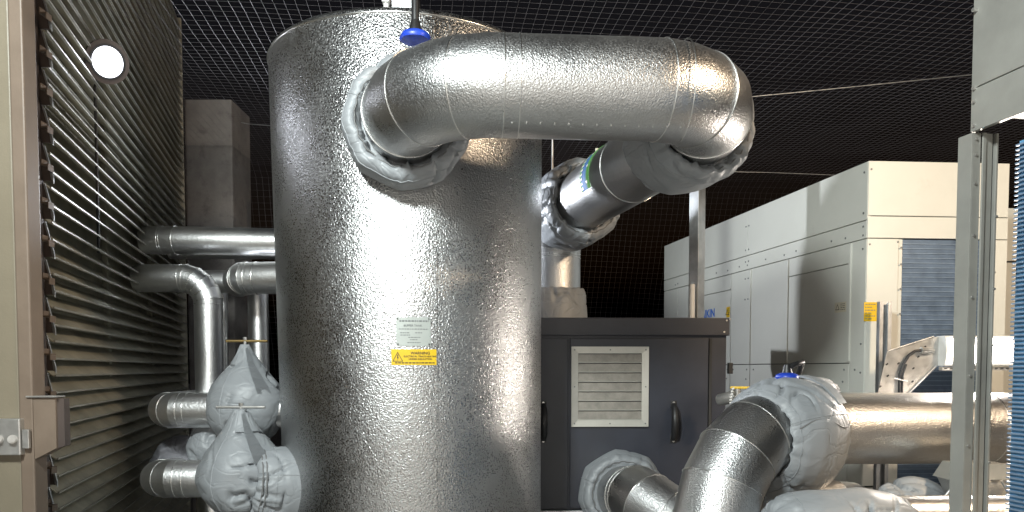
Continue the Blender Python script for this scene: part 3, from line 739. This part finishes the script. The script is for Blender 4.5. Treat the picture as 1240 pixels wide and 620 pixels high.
clad('clad_pipe', 'wider sleeved pipe section entering the tank at elbow height', [Pt(284, 339, 4.18)+V(0, .06, 0), Pt(296, 337, 4.15), V(-.8, 4.1, Pt(318, 336, 4.15).z)], .088, [.05], 2, mat='foil_small', bead=.003, group=LG, extra=[(3, .06, 0)])
a = Pt(271, 400, 4.5); clad('clad_pipe', 'thinnest vertical pipe behind the downward pipe', [V(a.x, 4.5, .02), V(a.x, 4.5, Pt(271, 346, 4.5).z)], .026, mat='foil_small', group=LG, n=24)
a = Pt(313, 400, 4.5); clad('clad_pipe', 'vertical pipe nearest the tank above the brass handle', [V(a.x, 4.5, .02), V(a.x, 4.5, Pt(313, 345, 4.5).z)], .060, mat='foil_small', group=LG, n=40)
p1, p2 = Pt(198, 497, 3.5), Pt(420, 496, 3.52)
clad('clad_pipe', 'upper of two low stub pipes with rounded elbow ends', [Pt(236, 490, 4.15), p1, p2], .083, [.10], 4, mat='foil_small', group=LG, skip=(2, 3, 5), bead=.0016, extra=[(5, .05, 0)])
p3, p4 = Pt(190, 580, 3.27), Pt(420, 578, 3.32)
clad('clad_pipe', 'lower of two low stub pipes with rounded elbow ends', [Pt(224, 572, 3.9), p3, p4], .083, [.11], 4, mat='foil_small', group=LG, skip=(2, 3, 5), bead=.0016, extra=[(5, .06, 0)])
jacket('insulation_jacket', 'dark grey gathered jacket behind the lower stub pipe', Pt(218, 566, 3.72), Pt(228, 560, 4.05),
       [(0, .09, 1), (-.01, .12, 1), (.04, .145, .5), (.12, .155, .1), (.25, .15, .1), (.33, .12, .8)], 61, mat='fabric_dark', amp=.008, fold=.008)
a = Pt(243, 560, 4.3); b = bmesh.new(); box(b, V(a.x, 4.3, 0), X, Y, Z, -.03, .03, 0, .04, 0, Pt(243, 500, 4.3).z, .003)
tag(obj('support_upright', b, M['door']), 'beige steel upright glimpsed below the upper stub pipe', 'support')
# teardrop valve jackets
def valve_cover(label, cpx, cpy, d, rw, apex_y, bot_y, seed, hpy, hx0, hx1, hmat, hlabel, tail=1.0):
    c = Pt(cpx, cpy, d); top = Pt(cpx, apex_y, d).z; bot = Pt(cpx, bot_y, d).z
    B = V(c.x, d, bot); H = top-bot
    j = jacket('valve_jacket', label, B, B+Z*H,
               [(0, .02, .3), (.0, rw*.45, .4), (H*.05, rw*.72, .25), (H*.16, rw*.93, .1), (H*.30, rw*1.02, 0), (H*.44, rw*1.0, 0), (H*.58, rw*.88, 0), (H*.70, rw*.66, .0), (H*.82, rw*.40, .05), (H*.93, rw*.22, .15), (H, rw*.12, .1)],
               seed, amp=.020, fold=.013, sq=(1, 1), group='teardrop valve jackets', cat='valve jacket')
    # lengthwise closing flap
    b = bmesh.new(); G = []
    for i in range(18):
        t = i/17; z = H*(.50+.46*t); rr = interp([(0, 1.02), (H*.44, 1.01), (H*.58, .9), (H*.7, .68), (H*.82, .43), (H*.93, .25), (H, .14)], z)[1]*rw+.006
        G.append([b.verts.new(B+Z*z+V(math.sin(q)*rr, -math.cos(q)*rr, 0)) for q in (R(22)+.25*(1-t), R(40)+.35*(1-t))])
    for p, q in zip(G, G[1:]): b.faces.new((p[0], p[1], q[1], q[0]))
    bmesh.ops.solidify(b, geom=b.faces[:], thickness=.006); obj('flap', b, M['fabric'], j, 50)
    ha, hb = Pt(hx0, hpy, d), Pt(hx1, hpy, d); hc = (ha+hb)/2
    t = thing('tee_handle', hlabel, 'handle', V(c.x, d, top-.02), 'tee handles of the valves')
    b = bmesh.new(); tube(b, [ha, hb], .0065, 10); obj('bar', b, M[hmat], t, 50)
    b = bmesh.new(); tube(b, [V(c.x, d, top-.03), V(c.x, d, ha.z)], .008, 10); tube(b, [V(c.x, d, ha.z+.005), V(c.x, d, ha.z+.018)], .010, 6); obj('stem', b, M['steel'], t, 50)
valve_cover('rear teardrop grey valve jacket topped by the brass handle', 298, 490, 3.48, .168, 417, 534, 71, 413, 274, 324, 'brass', 'brass tee handle on top of the rear teardrop jacket')
valve_cover('front teardrop grey valve jacket topped by the steel handle', 293, 560, 3.20, .180, 495, 619, 74, 493, 262, 321, 'steel', 'steel tee handle on top of the front teardrop jacket')
jacket('insulation_jacket', 'grey jacket hanging behind the front teardrop jacket', Pt(262, 570, 3.62), Pt(262, 500, 3.62),
       [(0, .03, .5), (.02, .11, .3), (.12, .13, 0), (.22, .10, 0), (.30, .05, .3), (.32, .02, 1)], 77, amp=.012, fold=.012, n=110)
jacket('insulation_jacket', 'grey laced jacket where the lower stub pipe meets the tank', Pt(303, 586, 3.14), Pt(372, 588, 3.26),
       [(.03, .09, .7), (.0, .12, 1), (.015, .145, .9), (.05, .16, .4), (.13, .168, .0), (.28, .168, 0)], 79, amp=.006, fold=.006, cords=((.02, .150), (.035, .156)))

# ================================================================== PLANT UNIT (cream)
UA = R(10.8); ud = V(-math.sin(UA), math.cos(UA), 0); uf = V(math.cos(UA), math.sin(UA), 0)*1.0
uf = V(math.cos(R(4)), math.sin(R(4)), 0)
Ux = Pt(1050, 300, 3.87); U0 = V(Ux.x, 3.87, 0)
zT = Pt(1050, 195, 3.87).z; zB = Pt(1050, 600, 3.87).z
unit = thing('condensing_unit', 'long cream plant unit with panelled side and blue coil front', 'plant unit', U0)
LU = 2.70; WU = .76
def side_u(px):
    k = (px-620)/(F+0.0); return (U0.x-k*U0.y)/(k*ud.y-ud.x)
b = bmesh.new(); prism(b, [U0+uf*.0+Z*zB, U0+uf*WU+Z*zB, U0+uf*WU+ud*LU+Z*zB, U0+ud*LU+Z*zB], Z, .04); obj('base_frame', b, M['cream'], unit)
b = bmesh.new()   # dark core behind the panels
prism(b, [U0+uf*.02+ud*.02+Z*(zB+.042), U0+uf*(WU-.02)+ud*.02+Z*(zB+.042), U0+uf*(WU-.02)+ud*(LU-.02)+Z*(zB+.042), U0+uf*.02+ud*(LU-.02)+Z*(zB+.042)], Z, zT-zB-.06)
obj('core', b, M['gap'], unit)
def side_panel(u0, u1, za, zb_, out=.0, name='side_panel'):
    b = bmesh.new(); nn = V(-math.cos(UA), -math.sin(UA), 0)
    box(b, U0, ud, nn, Z, u0, u1, -.018, .002+out, za, zb_, .0025); return obj(name, b, M['cream'], unit)
zl1, zl2, zl3, zl4 = Pt(1047, 266, 3.87).z, Pt(1047, 288.5, 3.87).z, Pt(1028, 318, 3.97).z, Pt(1000, 440, 4.1).z
us = [side_u(p) for p in (1050, 1028, 953, 908, 884, 846, 820, 805)]
us[0] = 0.003; us[-1] = LU
g = .0022
uj_ = side_u(903)
side_panel(.003, uj_, zl1+g, zT, 0, 'fascia_panel'); side_panel(uj_+g, LU, zl1+g, zT, 0, 'fascia_panel')
side_panel(.003, LU, zl2+g, zl1-g, .0, 'fascia_panel')
side_panel(.003, us[1]-g, zB+.045, zl2-g, 0, 'corner_panel')
for i in range(1, 7):
    u0, u1 = us[i]+g*1.5, us[i+1]-g*1.5
    if i in (1, 4):
        side_panel(u0, u1, zl3+g, zl2-g); side_panel(u0, u1, zl4+g, zl3-g)
    else: side_panel(u0, u1, zl4+g, zl2-g)
    side_panel(u0, u1, zB+.045, zl4-g)
# stiffener folds beside two joints
for i in (2, 3, 1):
    b = bmesh.new(); nn = V(-math.cos(UA), -math.sin(UA), 0); box(b, U0, ud, nn, Z, us[i]-.006, us[i]+.012, .0, .010, zl4+.01, zl2-.004, .002); obj('joint_strip', b, M['cream'], unit)
b = bmesh.new(); nn = V(-math.cos(UA), -math.sin(UA), 0)
def scr(u, z): p = U0+ud*u+Z*z+nn*.002; tube(b, [p, p+nn*.003], .0055, 8)
for u in (.03,):
    for z in (zT-.05, zl1+.04, zl1-.03, zl2+.02, zl2-.05, zl4+.1, zT-.26, zl4-.05): scr(u, z)
for u in us[1:-1]:
    scr(u+.04, zl4-.035); scr(u-.05, zl4-.035); scr(u+.05, zl2+.03); scr(u+.05, zl4-.1)
for u in [.3+.35*k for k in range(7)]: scr(u, zl1-.06)
for u in (uj_+.02, uj_-.02):
    for z in (zl1+.04, zl1-.04, zl2-.06, zl2-.2, zT-.1): scr(u, z)
pieces('screw', b, M['ink_soft'], unit)
# lettering on the side, starts behind the post
def on_side(px, py, e=.0032):
    u = side_u(px); dpt = U0.y+ud.y*u; p = Pt(px, py, dpt); return U0+ud*u+nn*e+Z*p.z, u
pL, uL = on_side(859, 378)
b = bmesh.new(); t = text_bm('DAIKIN', .085, True, 'RIGHT'); uR = side_u(865)
merge(b, t, lambda c: U0+ud*(uR-c.x*1.0)+nn*.0035+Z*(pL.z-.012+c.y)); obj('lettering', b, M['ink_blue'], unit, keep=True)
def side_label(px, py, w, h, mat, mark=True, name='label'):
    p, u = on_side(px, py); b = bmesh.new(); box(b, U0, ud, nn, Z, u-w/2, u+w/2, .0022, .0034, p.z-h/2, p.z+h/2); o = obj(name, b, M[mat], unit)
    if mark:
        b = bmesh.new(); fn = lambda c: U0+ud*(u-c.x)+nn*.0042+Z*(p.z+c.y)
        tri(b, -w*.25, 0, h*.6, .3, fn); rr = random.Random(4)
        for k in range(4): strokes(b, fn, w*.02, w*.42, h*(.26-.18*k), h*.06, rr, .014)
        obj('label_print', b, M['ink'], o, keep=True)
side_label(1016.5, 372, .10, .055, 'label', name='warning_label'); side_label(881, 378, .05, .075, 'yellow', name='sticker'); 
# front face
fn_ = V(math.sin(R(4)), -math.cos(R(4)), 0)
def fx(px, py=300):
    # distance along the front at pixel px
    lo, hi = -.1, 1.0
    for _ in range(40):
        m_ = (lo+hi)/2; q = U0+uf*m_
        if Pt(px, py, q.y).x > q.x: lo = m_
        else: hi = m_
    return lo
def fz(px, py): return Pt(px, py, (U0+uf*fx(px)).y).z
def front(x0, x1, za, zb_, mat='cream', name='front_panel', y0_=-.002, y1_=.016, bev=.0025):
    b = bmesh.new(); box(b, U0, uf, -fn_, Z, x0, x1, y0_, y1_, za, zb_, bev); return obj(name, b, M[mat], unit)
zf1, zf2, zf3 = fz(1100, 262), fz(1100, 289), zB+.05
front(0.0, WU, zf1+g, zT+.001); front(0, WU, zf2+g, zf1-g)
front(0, fx(1088), zf3, zf2-g, name='front_post'); front(fx(1088)+.004, fx(1094), zf3, zf2-g, name='front_post', y0_=.008)
front(fx(1198), WU, zf3, zf2-g, name='front_post')
front(fx(1094)+.001, fx(1198)-.001, zf3, zf2-.004, 'fin', 'coil', .010, .02, 0)
b = bmesh.new(); z = zf3+.01
while z < zf2-.02:
    box(b, U0, uf, -fn_, Z, fx(1094)+.002, fx(1198)-.002, .006, .0095, z, z+.0035); z += .0245
obj('coil_lines', b, M['fin_line'], unit)
b = bmesh.new()
for px, py in ((1053, 296), (1087, 293), (1201, 296), (1205, 330), (1053, 205), (1091, 300), (1091, 320), (1091, 350), (1091, 380), (1202, 262)):
    p = U0+uf*fx(px)+Z*fz(px, py)+fn_*.002; tube(b, [p, p+fn_*.003], .005, 8)
pieces('screw', b, M['ink_soft'], unit)
x0_, x1_, za_, zb2 = fx(1046.5), fx(1063.5), fz(1055, 389), fz(1055, 366)
b = bmesh.new(); box(b, U0, uf, fn_, Z, x0_+.004, x1_, .0022, .0032, za_, zb2); ye = obj('sticker', b, M['yellow'], unit); ye['label'] = 'yellow notice sticker'
b = bmesh.new(); rr = random.Random(9); cxm, czm = (x0_+x1_)/2, (za_+zb2)/2
for k in range(6): strokes(b, lambda c: U0+uf*(cxm+c.x)+fn_*.0040+Z*(czm+c.y), -.028, .028-(k % 2)*.02, .036-.015*k, .004, rr, .014)
obj('sticker_print', b, M['ink_soft'], ye, keep=True)
for x_, y_ in ((.05, .1), (.7, .1), (.05, 1.3), (.7, 1.3), (.05, 2.6), (.7, 2.6)):
    b = bmesh.new(); box(b, U0, uf, ud, Z, x_-.03, x_+.03, y_-.03, y_+.03, 0, zB-.002, .003); obj('leg', b, M['galv'], unit)
# galvanised channel and bracket plate carrying the strip floodlight
ch = Pt(1073, 365, 3.74)
b = bmesh.new(); o_ = V(ch.x, 3.74, 0)
for x0_, x1_, y0_, y1_ in ((-.030, .030, .028, .032), (-.030, -.026, 0, .027), (.026, .030, 0, .027), (-.0255, -.012, 0, .003), (.012, .0255, 0, .003)):
    box(b, o_, X, Y, Z, x0_, x1_, y0_, y1_, .0, ch.z)
tag(obj('channel_upright', b, M['galv']), 'galvanised channel upright in front of the cream unit front', 'upright')
D2 = 3.62
poly = [Pt(1060, 500, D2), Pt(1063, 476, D2), Pt(1074, 426, D2), Pt(1130, 408, D2), Pt(1140, 408, D2), Pt(1140, 443, D2), Pt(1133, 443, D2), Pt(1098, 478, D2), Pt(1085, 500, D2)]
fl = thing('strip_floodlight', 'lit white strip floodlight on a perforated steel bracket at the right', 'floodlight', Pt(1185, 425, D2))
b = bmesh.new(); prism(b, poly, Y, .005); br = obj('bracket_plate', b, M['steel'], fl)
b = bmesh.new()
for px, py in ((1074, 441), (1066, 468), (1106, 446), (1105, 462), (1088, 440), (1120, 420), (1112, 432), (1075, 455)):
    p = Pt(px, py, D2-.0005); box(b, p, V(.8, 0, .6), Y, V(-.6, 0, .8), -.006, .006, -.0015, .0004, -.0035, .0035)
obj('slot', b, M['gap'], br)
b = bmesh.new(); tube(b, [Pt(1133, 443, D2)-Y*.004, Pt(1098, 478, D2)-Y*.004], .006, 8); tube(b, [Pt(1075, 425, D2)-Y*.003, Pt(1130, 407.5, D2)-Y*.003], .004, 8); obj('folded_edge', b, M['galv'], br, 50)
h0, h1 = Pt(1136, 443, D2), Pt(1232, 407, D2); Lh = Pt(1300, 425, D2).x-h0.x
b = bmesh.new(); hz0, hz1 = h0.z, h1.z; m = 12
prof = [(0, -.03), (.0, -.05), (.012, -.062)]
sec = []
for i in range(17):
    t = i/16*math.pi; sec.append((-.045-.022*math.sin(t), (hz0+hz1)/2+(hz1-hz0)/2*math.cos(t)))
sec += [(.02, hz0), (.05, hz0+.02), (.05, hz1-.02), (.02, hz1)]
A_ = [b.verts.new(V(h0.x, D2+y_, z_)) for y_, z_ in sec]; B_ = [b.verts.new(V(h0.x+.335, D2+y_, z_)) for y_, z_ in sec]
for k in range(len(sec)): b.faces.new((A_[k], A_[(k+1) % len(sec)], B_[(k+1) % len(sec)], B_[k]))
b.faces.new(A_[::-1]); b.faces.new(B_); obj('housing', b, M['white'], fl, 50)
e0 = h0.x+.022
b = bmesh.new(); box(b, V(e0, D2-.0725, hz0+.018), X, Y, Z, .0, .295, 0, .004, 0, hz1-hz0-.034, .0015); obj('lens', b, M['lamp_warm'], fl)
b = bmesh.new(); box(b, V(h0.x, D2-.035, hz0-.022), X, Y, Z, 0, .335, 0, .03, 0, .018, .002)
obj('mounting_rail', b, M['steel'], fl)
b = bmesh.new()
for k in range(12): box(b, V(h0.x+.01+k*.027, D2-.0375, hz0-.016), X, Y, Z, 0, .014, 0, .002, 0, .007)
obj('rail_slots', b, M['gap'], fl)
b = bmesh.new(); tube(b, [Pt(1130, 425, D2-.01), Pt(1115, 424, D2-.02)], [.012, .016], 12); obj('connector', b, M['steel'], fl, 50)
cp = [Pt(x_, y_, D2-.018) for x_, y_ in ((1116, 424), (1108, 425), (1100, 431), (1094, 441), (1090, 453), (1089, 466), (1089, 500))]
b = bmesh.new(); tube(b, cp, .0075, 8); tube(b, [q+V(.012, -.002, 0) for q in cp[3:]], .006, 8); obj('cable', b, M['rubber'], fl, 60)
b = bmesh.new(); q = Pt(1089, 460, D2-.018); tube(b, [q+V(-.03, -.008, .008), q+V(.035, -.008, -.008)], .003, 6); obj('cable_tie', b, M['white'], fl)
# second floodlight, unlit, seen low between the post and the coil
g0 = Pt(1150, 598, 2.98); g1 = Pt(1224, 560, 2.98)
fl2 = thing('floodlight', 'unlit tan floodlight head tilted down below the horizontal pipe at lower right', 'floodlight', (g0+g1)/2)
zg0, zg1 = Pt(1190, 601, 2.98).z, Pt(1190, 561, 2.98).z; zm = Pt(1190, 580, 2.98).z
b = bmesh.new(); prism(b, [V(g0.x+.02, 2.95, zg1), V(Pt(1214, 560, 2.98).x, 2.95, zg1), V(Pt(1226, 580, 2.98).x, 2.95, zm+.001), V(g0.x-.02, 2.95, zm+.001)], Y, .12); obj('housing', b, M['grille'], fl2)
b = bmesh.new(); prism(b, [V(g0.x-.005, 2.965, zm-.001), V(Pt(1220, 580, 2.98).x, 2.965, zm-.001), V(Pt(1208, 600, 2.98).x, 2.965, zg0), V(g0.x+.03, 2.965, zg0)], Y, .10); obj('reflector', b, M['steel'], fl2)
b = bmesh.new(); tube(b, [Pt(1213, 582, 2.93), Pt(1228, 610, 2.93)], .006, 8); tube(b, [Pt(1160, 582, 2.93), Pt(1142, 604, 2.93)], .006, 8); obj('yoke', b, M['galv'], fl2, 50)

# second cream unit further right
u2 = Pt(1219, 300, 4.6); u20 = V(u2.x, 4.6, 0)
c = thing('condensing_unit', 'second cream plant unit, mostly hidden at the right edge behind the post', 'plant unit', u20)
zt2 = Pt(1225, 252, 4.6).z
b = bmesh.new(); box(b, u20, X, Y, Z, 0, .8, 0, 1.6, .7, zt2, .004); obj('casing', b, M['cream'], c)
b = bmesh.new(); box(b, u20, X, Y, Z, .07, .74, -.006, -.001, .8, Pt(1225, 330, 4.6).z, .002); obj('coil', b, M['fin'], c)
b = bmesh.new(); box(b, u20, X, Y, Z, .001, .8, -.004, -.001, Pt(1225, 318, 4.6).z, Pt(1225, 316, 4.6).z); obj('panel_joint', b, M['gap'], c)
for x_ in (.05, .75):
    b = bmesh.new(); box(b, u20, X, Y, Z, x_-.03, x_+.03, .1, .16, 0, .698, .003); obj('leg', b, M['galv'], c)

# near unit at the right edge: corner post, top panels, blue coil
n0 = Pt(1174, 300, 2.2); NX, NY = n0.x, 2.2
na = R(11.5); nd = V(math.sin(na), -math.cos(na), 0)      # runs towards the viewer
nn2 = V(math.cos(na), math.sin(na), 0)                     # runs right along the back
near = thing('near_plant_unit', 'near grey green plant unit frame with blue coil at the right edge', 'plant unit', V(NX, NY, 0))
N0 = V(NX, NY, 0); zp = Pt(1173, 160, 2.2).z; zq = Pt(1173, 108, 2.2).z
b = bmesh.new(); box(b, N0, nd, nn2, Z, -.004, 1.05, -.004, .012, zp, zq-.0015, .002); obj('lower_fascia', b, M['post'], near)
b = bmesh.new(); box(b, N0, nd, nn2, Z, -.004, 1.05, -.004, .012, zq+.0015, CAMZ+1.14, .002); obj('upper_fascia', b, M['post'], near)
b = bmesh.new(); box(b, N0, nd, nn2, Z, -.004, 1.05, .014, .75, zp+.05, CAMZ+1.138, .002); obj('top_box', b, M['cream'], near)
b = bmesh.new()
for py in (12, 107, 123, 152): p = Pt(1180, py, 2.19); tube(b, [p+nn2*.01, p-nn2*.006], .0055, 8)
pieces('screw', b, M['steel'], near)
pz = zp-.002
b = bmesh.new()       # channel shaped post
wl = .076
def nbx(x0, x1, y0, y1, z0_, z1_, bev=.0015): box(b, N0, nn2, -nd, Z, x0, x1, y0, y1, z0_, z1_, bev)
nbx(.0, .028, -.002, .003, .05, pz); nbx(.0285, .040, -.010, -.004, .05, pz); nbx(.0405, .066, -.004, .002, .05, pz); nbx(-.003, .0, -.002, .05, .05, pz)
nbx(.072, .079, -.012, .04, .05, pz)
po = obj('corner_post', b, M['post'], near)
b = bmesh.new(); nbx(.0665, .0715, .0, .03, .05, pz, 0); obj('post_gap', b, M['gap'], near)
b = bmesh.new()
for py in (168, 187, 222, 285, 360, 455, 540): p = Pt(1180, py, 2.195); p = N0+nn2*.010+nd*.003+Z*p.z; tube(b, [p, p+nd*.004], .004, 8)
for py in (262, 350, 418, 560): p = N0+nn2*.0755+nd*.013+Z*Pt(1200, py, 2.2).z; tube(b, [p, p+nd*.004], .0035, 8)
pieces('screw', b, M['steel'], near)
k0 = Pt(1233, 400, 1.90); cz1 = zp-.11
b = bmesh.new(); q = V(k0.x, 1.90, 0); box(b, q, nd, nn2, Z, -.02, .8, .008, .06, .1, cz1); cc = obj('coil', b, M['fin_near'], near)
b = bmesh.new(); z = .5
while z < cz1-.01:
    box(b, q, nd, nn2, Z, -.024, .8, .0, .0075, z, z+.004); z += .0115
obj('coil_fins', b, M['fin_line'], near)
b = bmesh.new(); box(b, N0, nn2, -nd, Z, 0, .8, -1.0, .05, .0, .05, .002); obj('base', b, M['post'], near)

# ================================================================== LAMPS
def flood(label, p, fa, wall_pt, sc=1.0):
    lamp = thing('wall_floodlight', label, 'floodlight', p)
    b = bmesh.new(); tube(b, [p-fa*.075, p-fa*.06, p-fa*.01, p+fa*.004], [.035, .058, .070, .072], 32); obj('housing', b, M['rubber'], lamp, 40)
    b = bmesh.new(); tube(b, [p-fa*.012, p+fa*.002], [.088, .088], 40)
    for k in range(10):
        q = p-fa*(.018+.006*k); tube(b, [q, q-fa*.0025], .080-.003*k, 24)
    obj('bezel', b, M['jamb'], lamp, 40)
    b = bmesh.new(); tube(b, [p-fa*.07, p-fa*.09-Z*.04, p-fa*.07-Z*.12+V(-.03, 0, 0), wall_pt-Z*.25, wall_pt-Z*.8], .006, 8); obj('cable', b, M['rubber'], lamp, 60)
    b = bmesh.new(); tube(b, [p+fa*.0045, p+fa*.02, p+fa*.032], [.062, .056, .03], 32); obj('lens', b, M['lamp_cool'], lamp, 50)
    b = bmesh.new(); tube(b, [p-fa*.06, p-fa*.06+Z*.05, wall_pt+Z*.05], .009, 8); obj('arm', b, M['galv'], lamp, 50)
lp_ = Pt(130, 75, 3.2)
fa = V(.70, -.60, -.38).normalized()
flood('glaring round floodlight fixed high on the louvred wall', lp_, fa, V(w_at(lp_.y), lp_.y, lp_.z))
lr = V(-1.22, 5.1, CAMZ+.95); fr2 = V(.68, -.73, -.02).normalized()  # added lamp, hidden behind the tank to light the rear pipework
flood('added round floodlight on a slim pole hidden behind the tank', lr, fr2, V(-1.26, 5.2, CAMZ+.93))
b = bmesh.new(); tube(b, [V(-1.26, 5.2, 0), V(-1.26, 5.2, CAMZ+1.44)], .024, 12)  # pole added to carry the hidden rear lamp
tag(obj('added_lamp_pole', b, M['galv'], None, 50), 'slim galvanised pole added behind the tank to hold the added floodlight', 'pole')

def area(name, loc, target, power, size, col, spread=170):
    l = bpy.data.lights.new(name, 'AREA'); l.energy = power; l.size = size; l.color = col; l.shape = 'DISK'; l.spread = R(spread)
    o = bpy.data.objects.new(name, l); COL.objects.link(o); o.location = loc
    o.rotation_euler = (Vector(target)-Vector(loc)).to_track_quat('-Z', 'Y').to_euler(); return o
area('floodlight_beam_cool', (-.98, .015, CAMZ+1.93), (.4, 4, 1.8), 175, .50, (.93, 1.0, .98))
area('floodlight_beam_warm', (3.2, .8, CAMZ+1.9), (1.0, 4, 1.5), 105, .35, (1.0, .76, .52))
area('added_wall_wash', (0, -1.2, CAMZ+1.9), (0, -4.2, 1.6), 520, .5, (1.0, .97, .93))  # added unseen lamp, brightens the wall behind the viewer for soft fill
area('wall_floodlight_beam', lp_+fa*.05, lp_+fa*2, 0.8, .12, (.86, .9, 1.0), 170)
area('added_rear_fill', lr+fr2*.05, lr+fr2*2, 60, .12, (.88, .93, 1.0))  # beam of the added rear lamp, fills in the rear pipework
area('strip_floodlight_beam', V(e0+.15, D2-.08, (hz0+hz1)/2), V(e0-1.6, D2-.9, 1.6), 28, .1, (1.0, .90, .80))

w = bpy.data.worlds.new('World'); S.world = w; w.use_nodes = True; nt = w.node_tree
bg = nt.nodes['Background']; sk = nt.nodes.new('ShaderNodeTexSky'); sk.sky_type = 'NISHITA'; sk.sun_disc = False; sk.sun_elevation = R(-3.2); sk.sun_rotation = R(200)
nt.links.new(sk.outputs[0], bg.inputs[0]); bg.inputs[1].default_value = .15

# ================================================================== CAMERA
cam = bpy.data.cameras.new('camera'); co = bpy.data.objects.new('camera', cam); COL.objects.link(co); S.camera = co
co.location = (0, 0, CAMZ); co.rotation_euler = (R(90)-PITCH, 0, 0)
cam.sensor_width = 36; cam.lens = F/1240*36; cam.shift_y = (CY-310)/1240; cam.clip_end = 300; cam.clip_start = .05
S.view_settings.view_transform = 'Standard'; S.view_settings.look = 'None'; S.view_settings.exposure = 0; S.view_settings.gamma = 1
S.render.resolution_x = 1024; S.render.resolution_y = 512
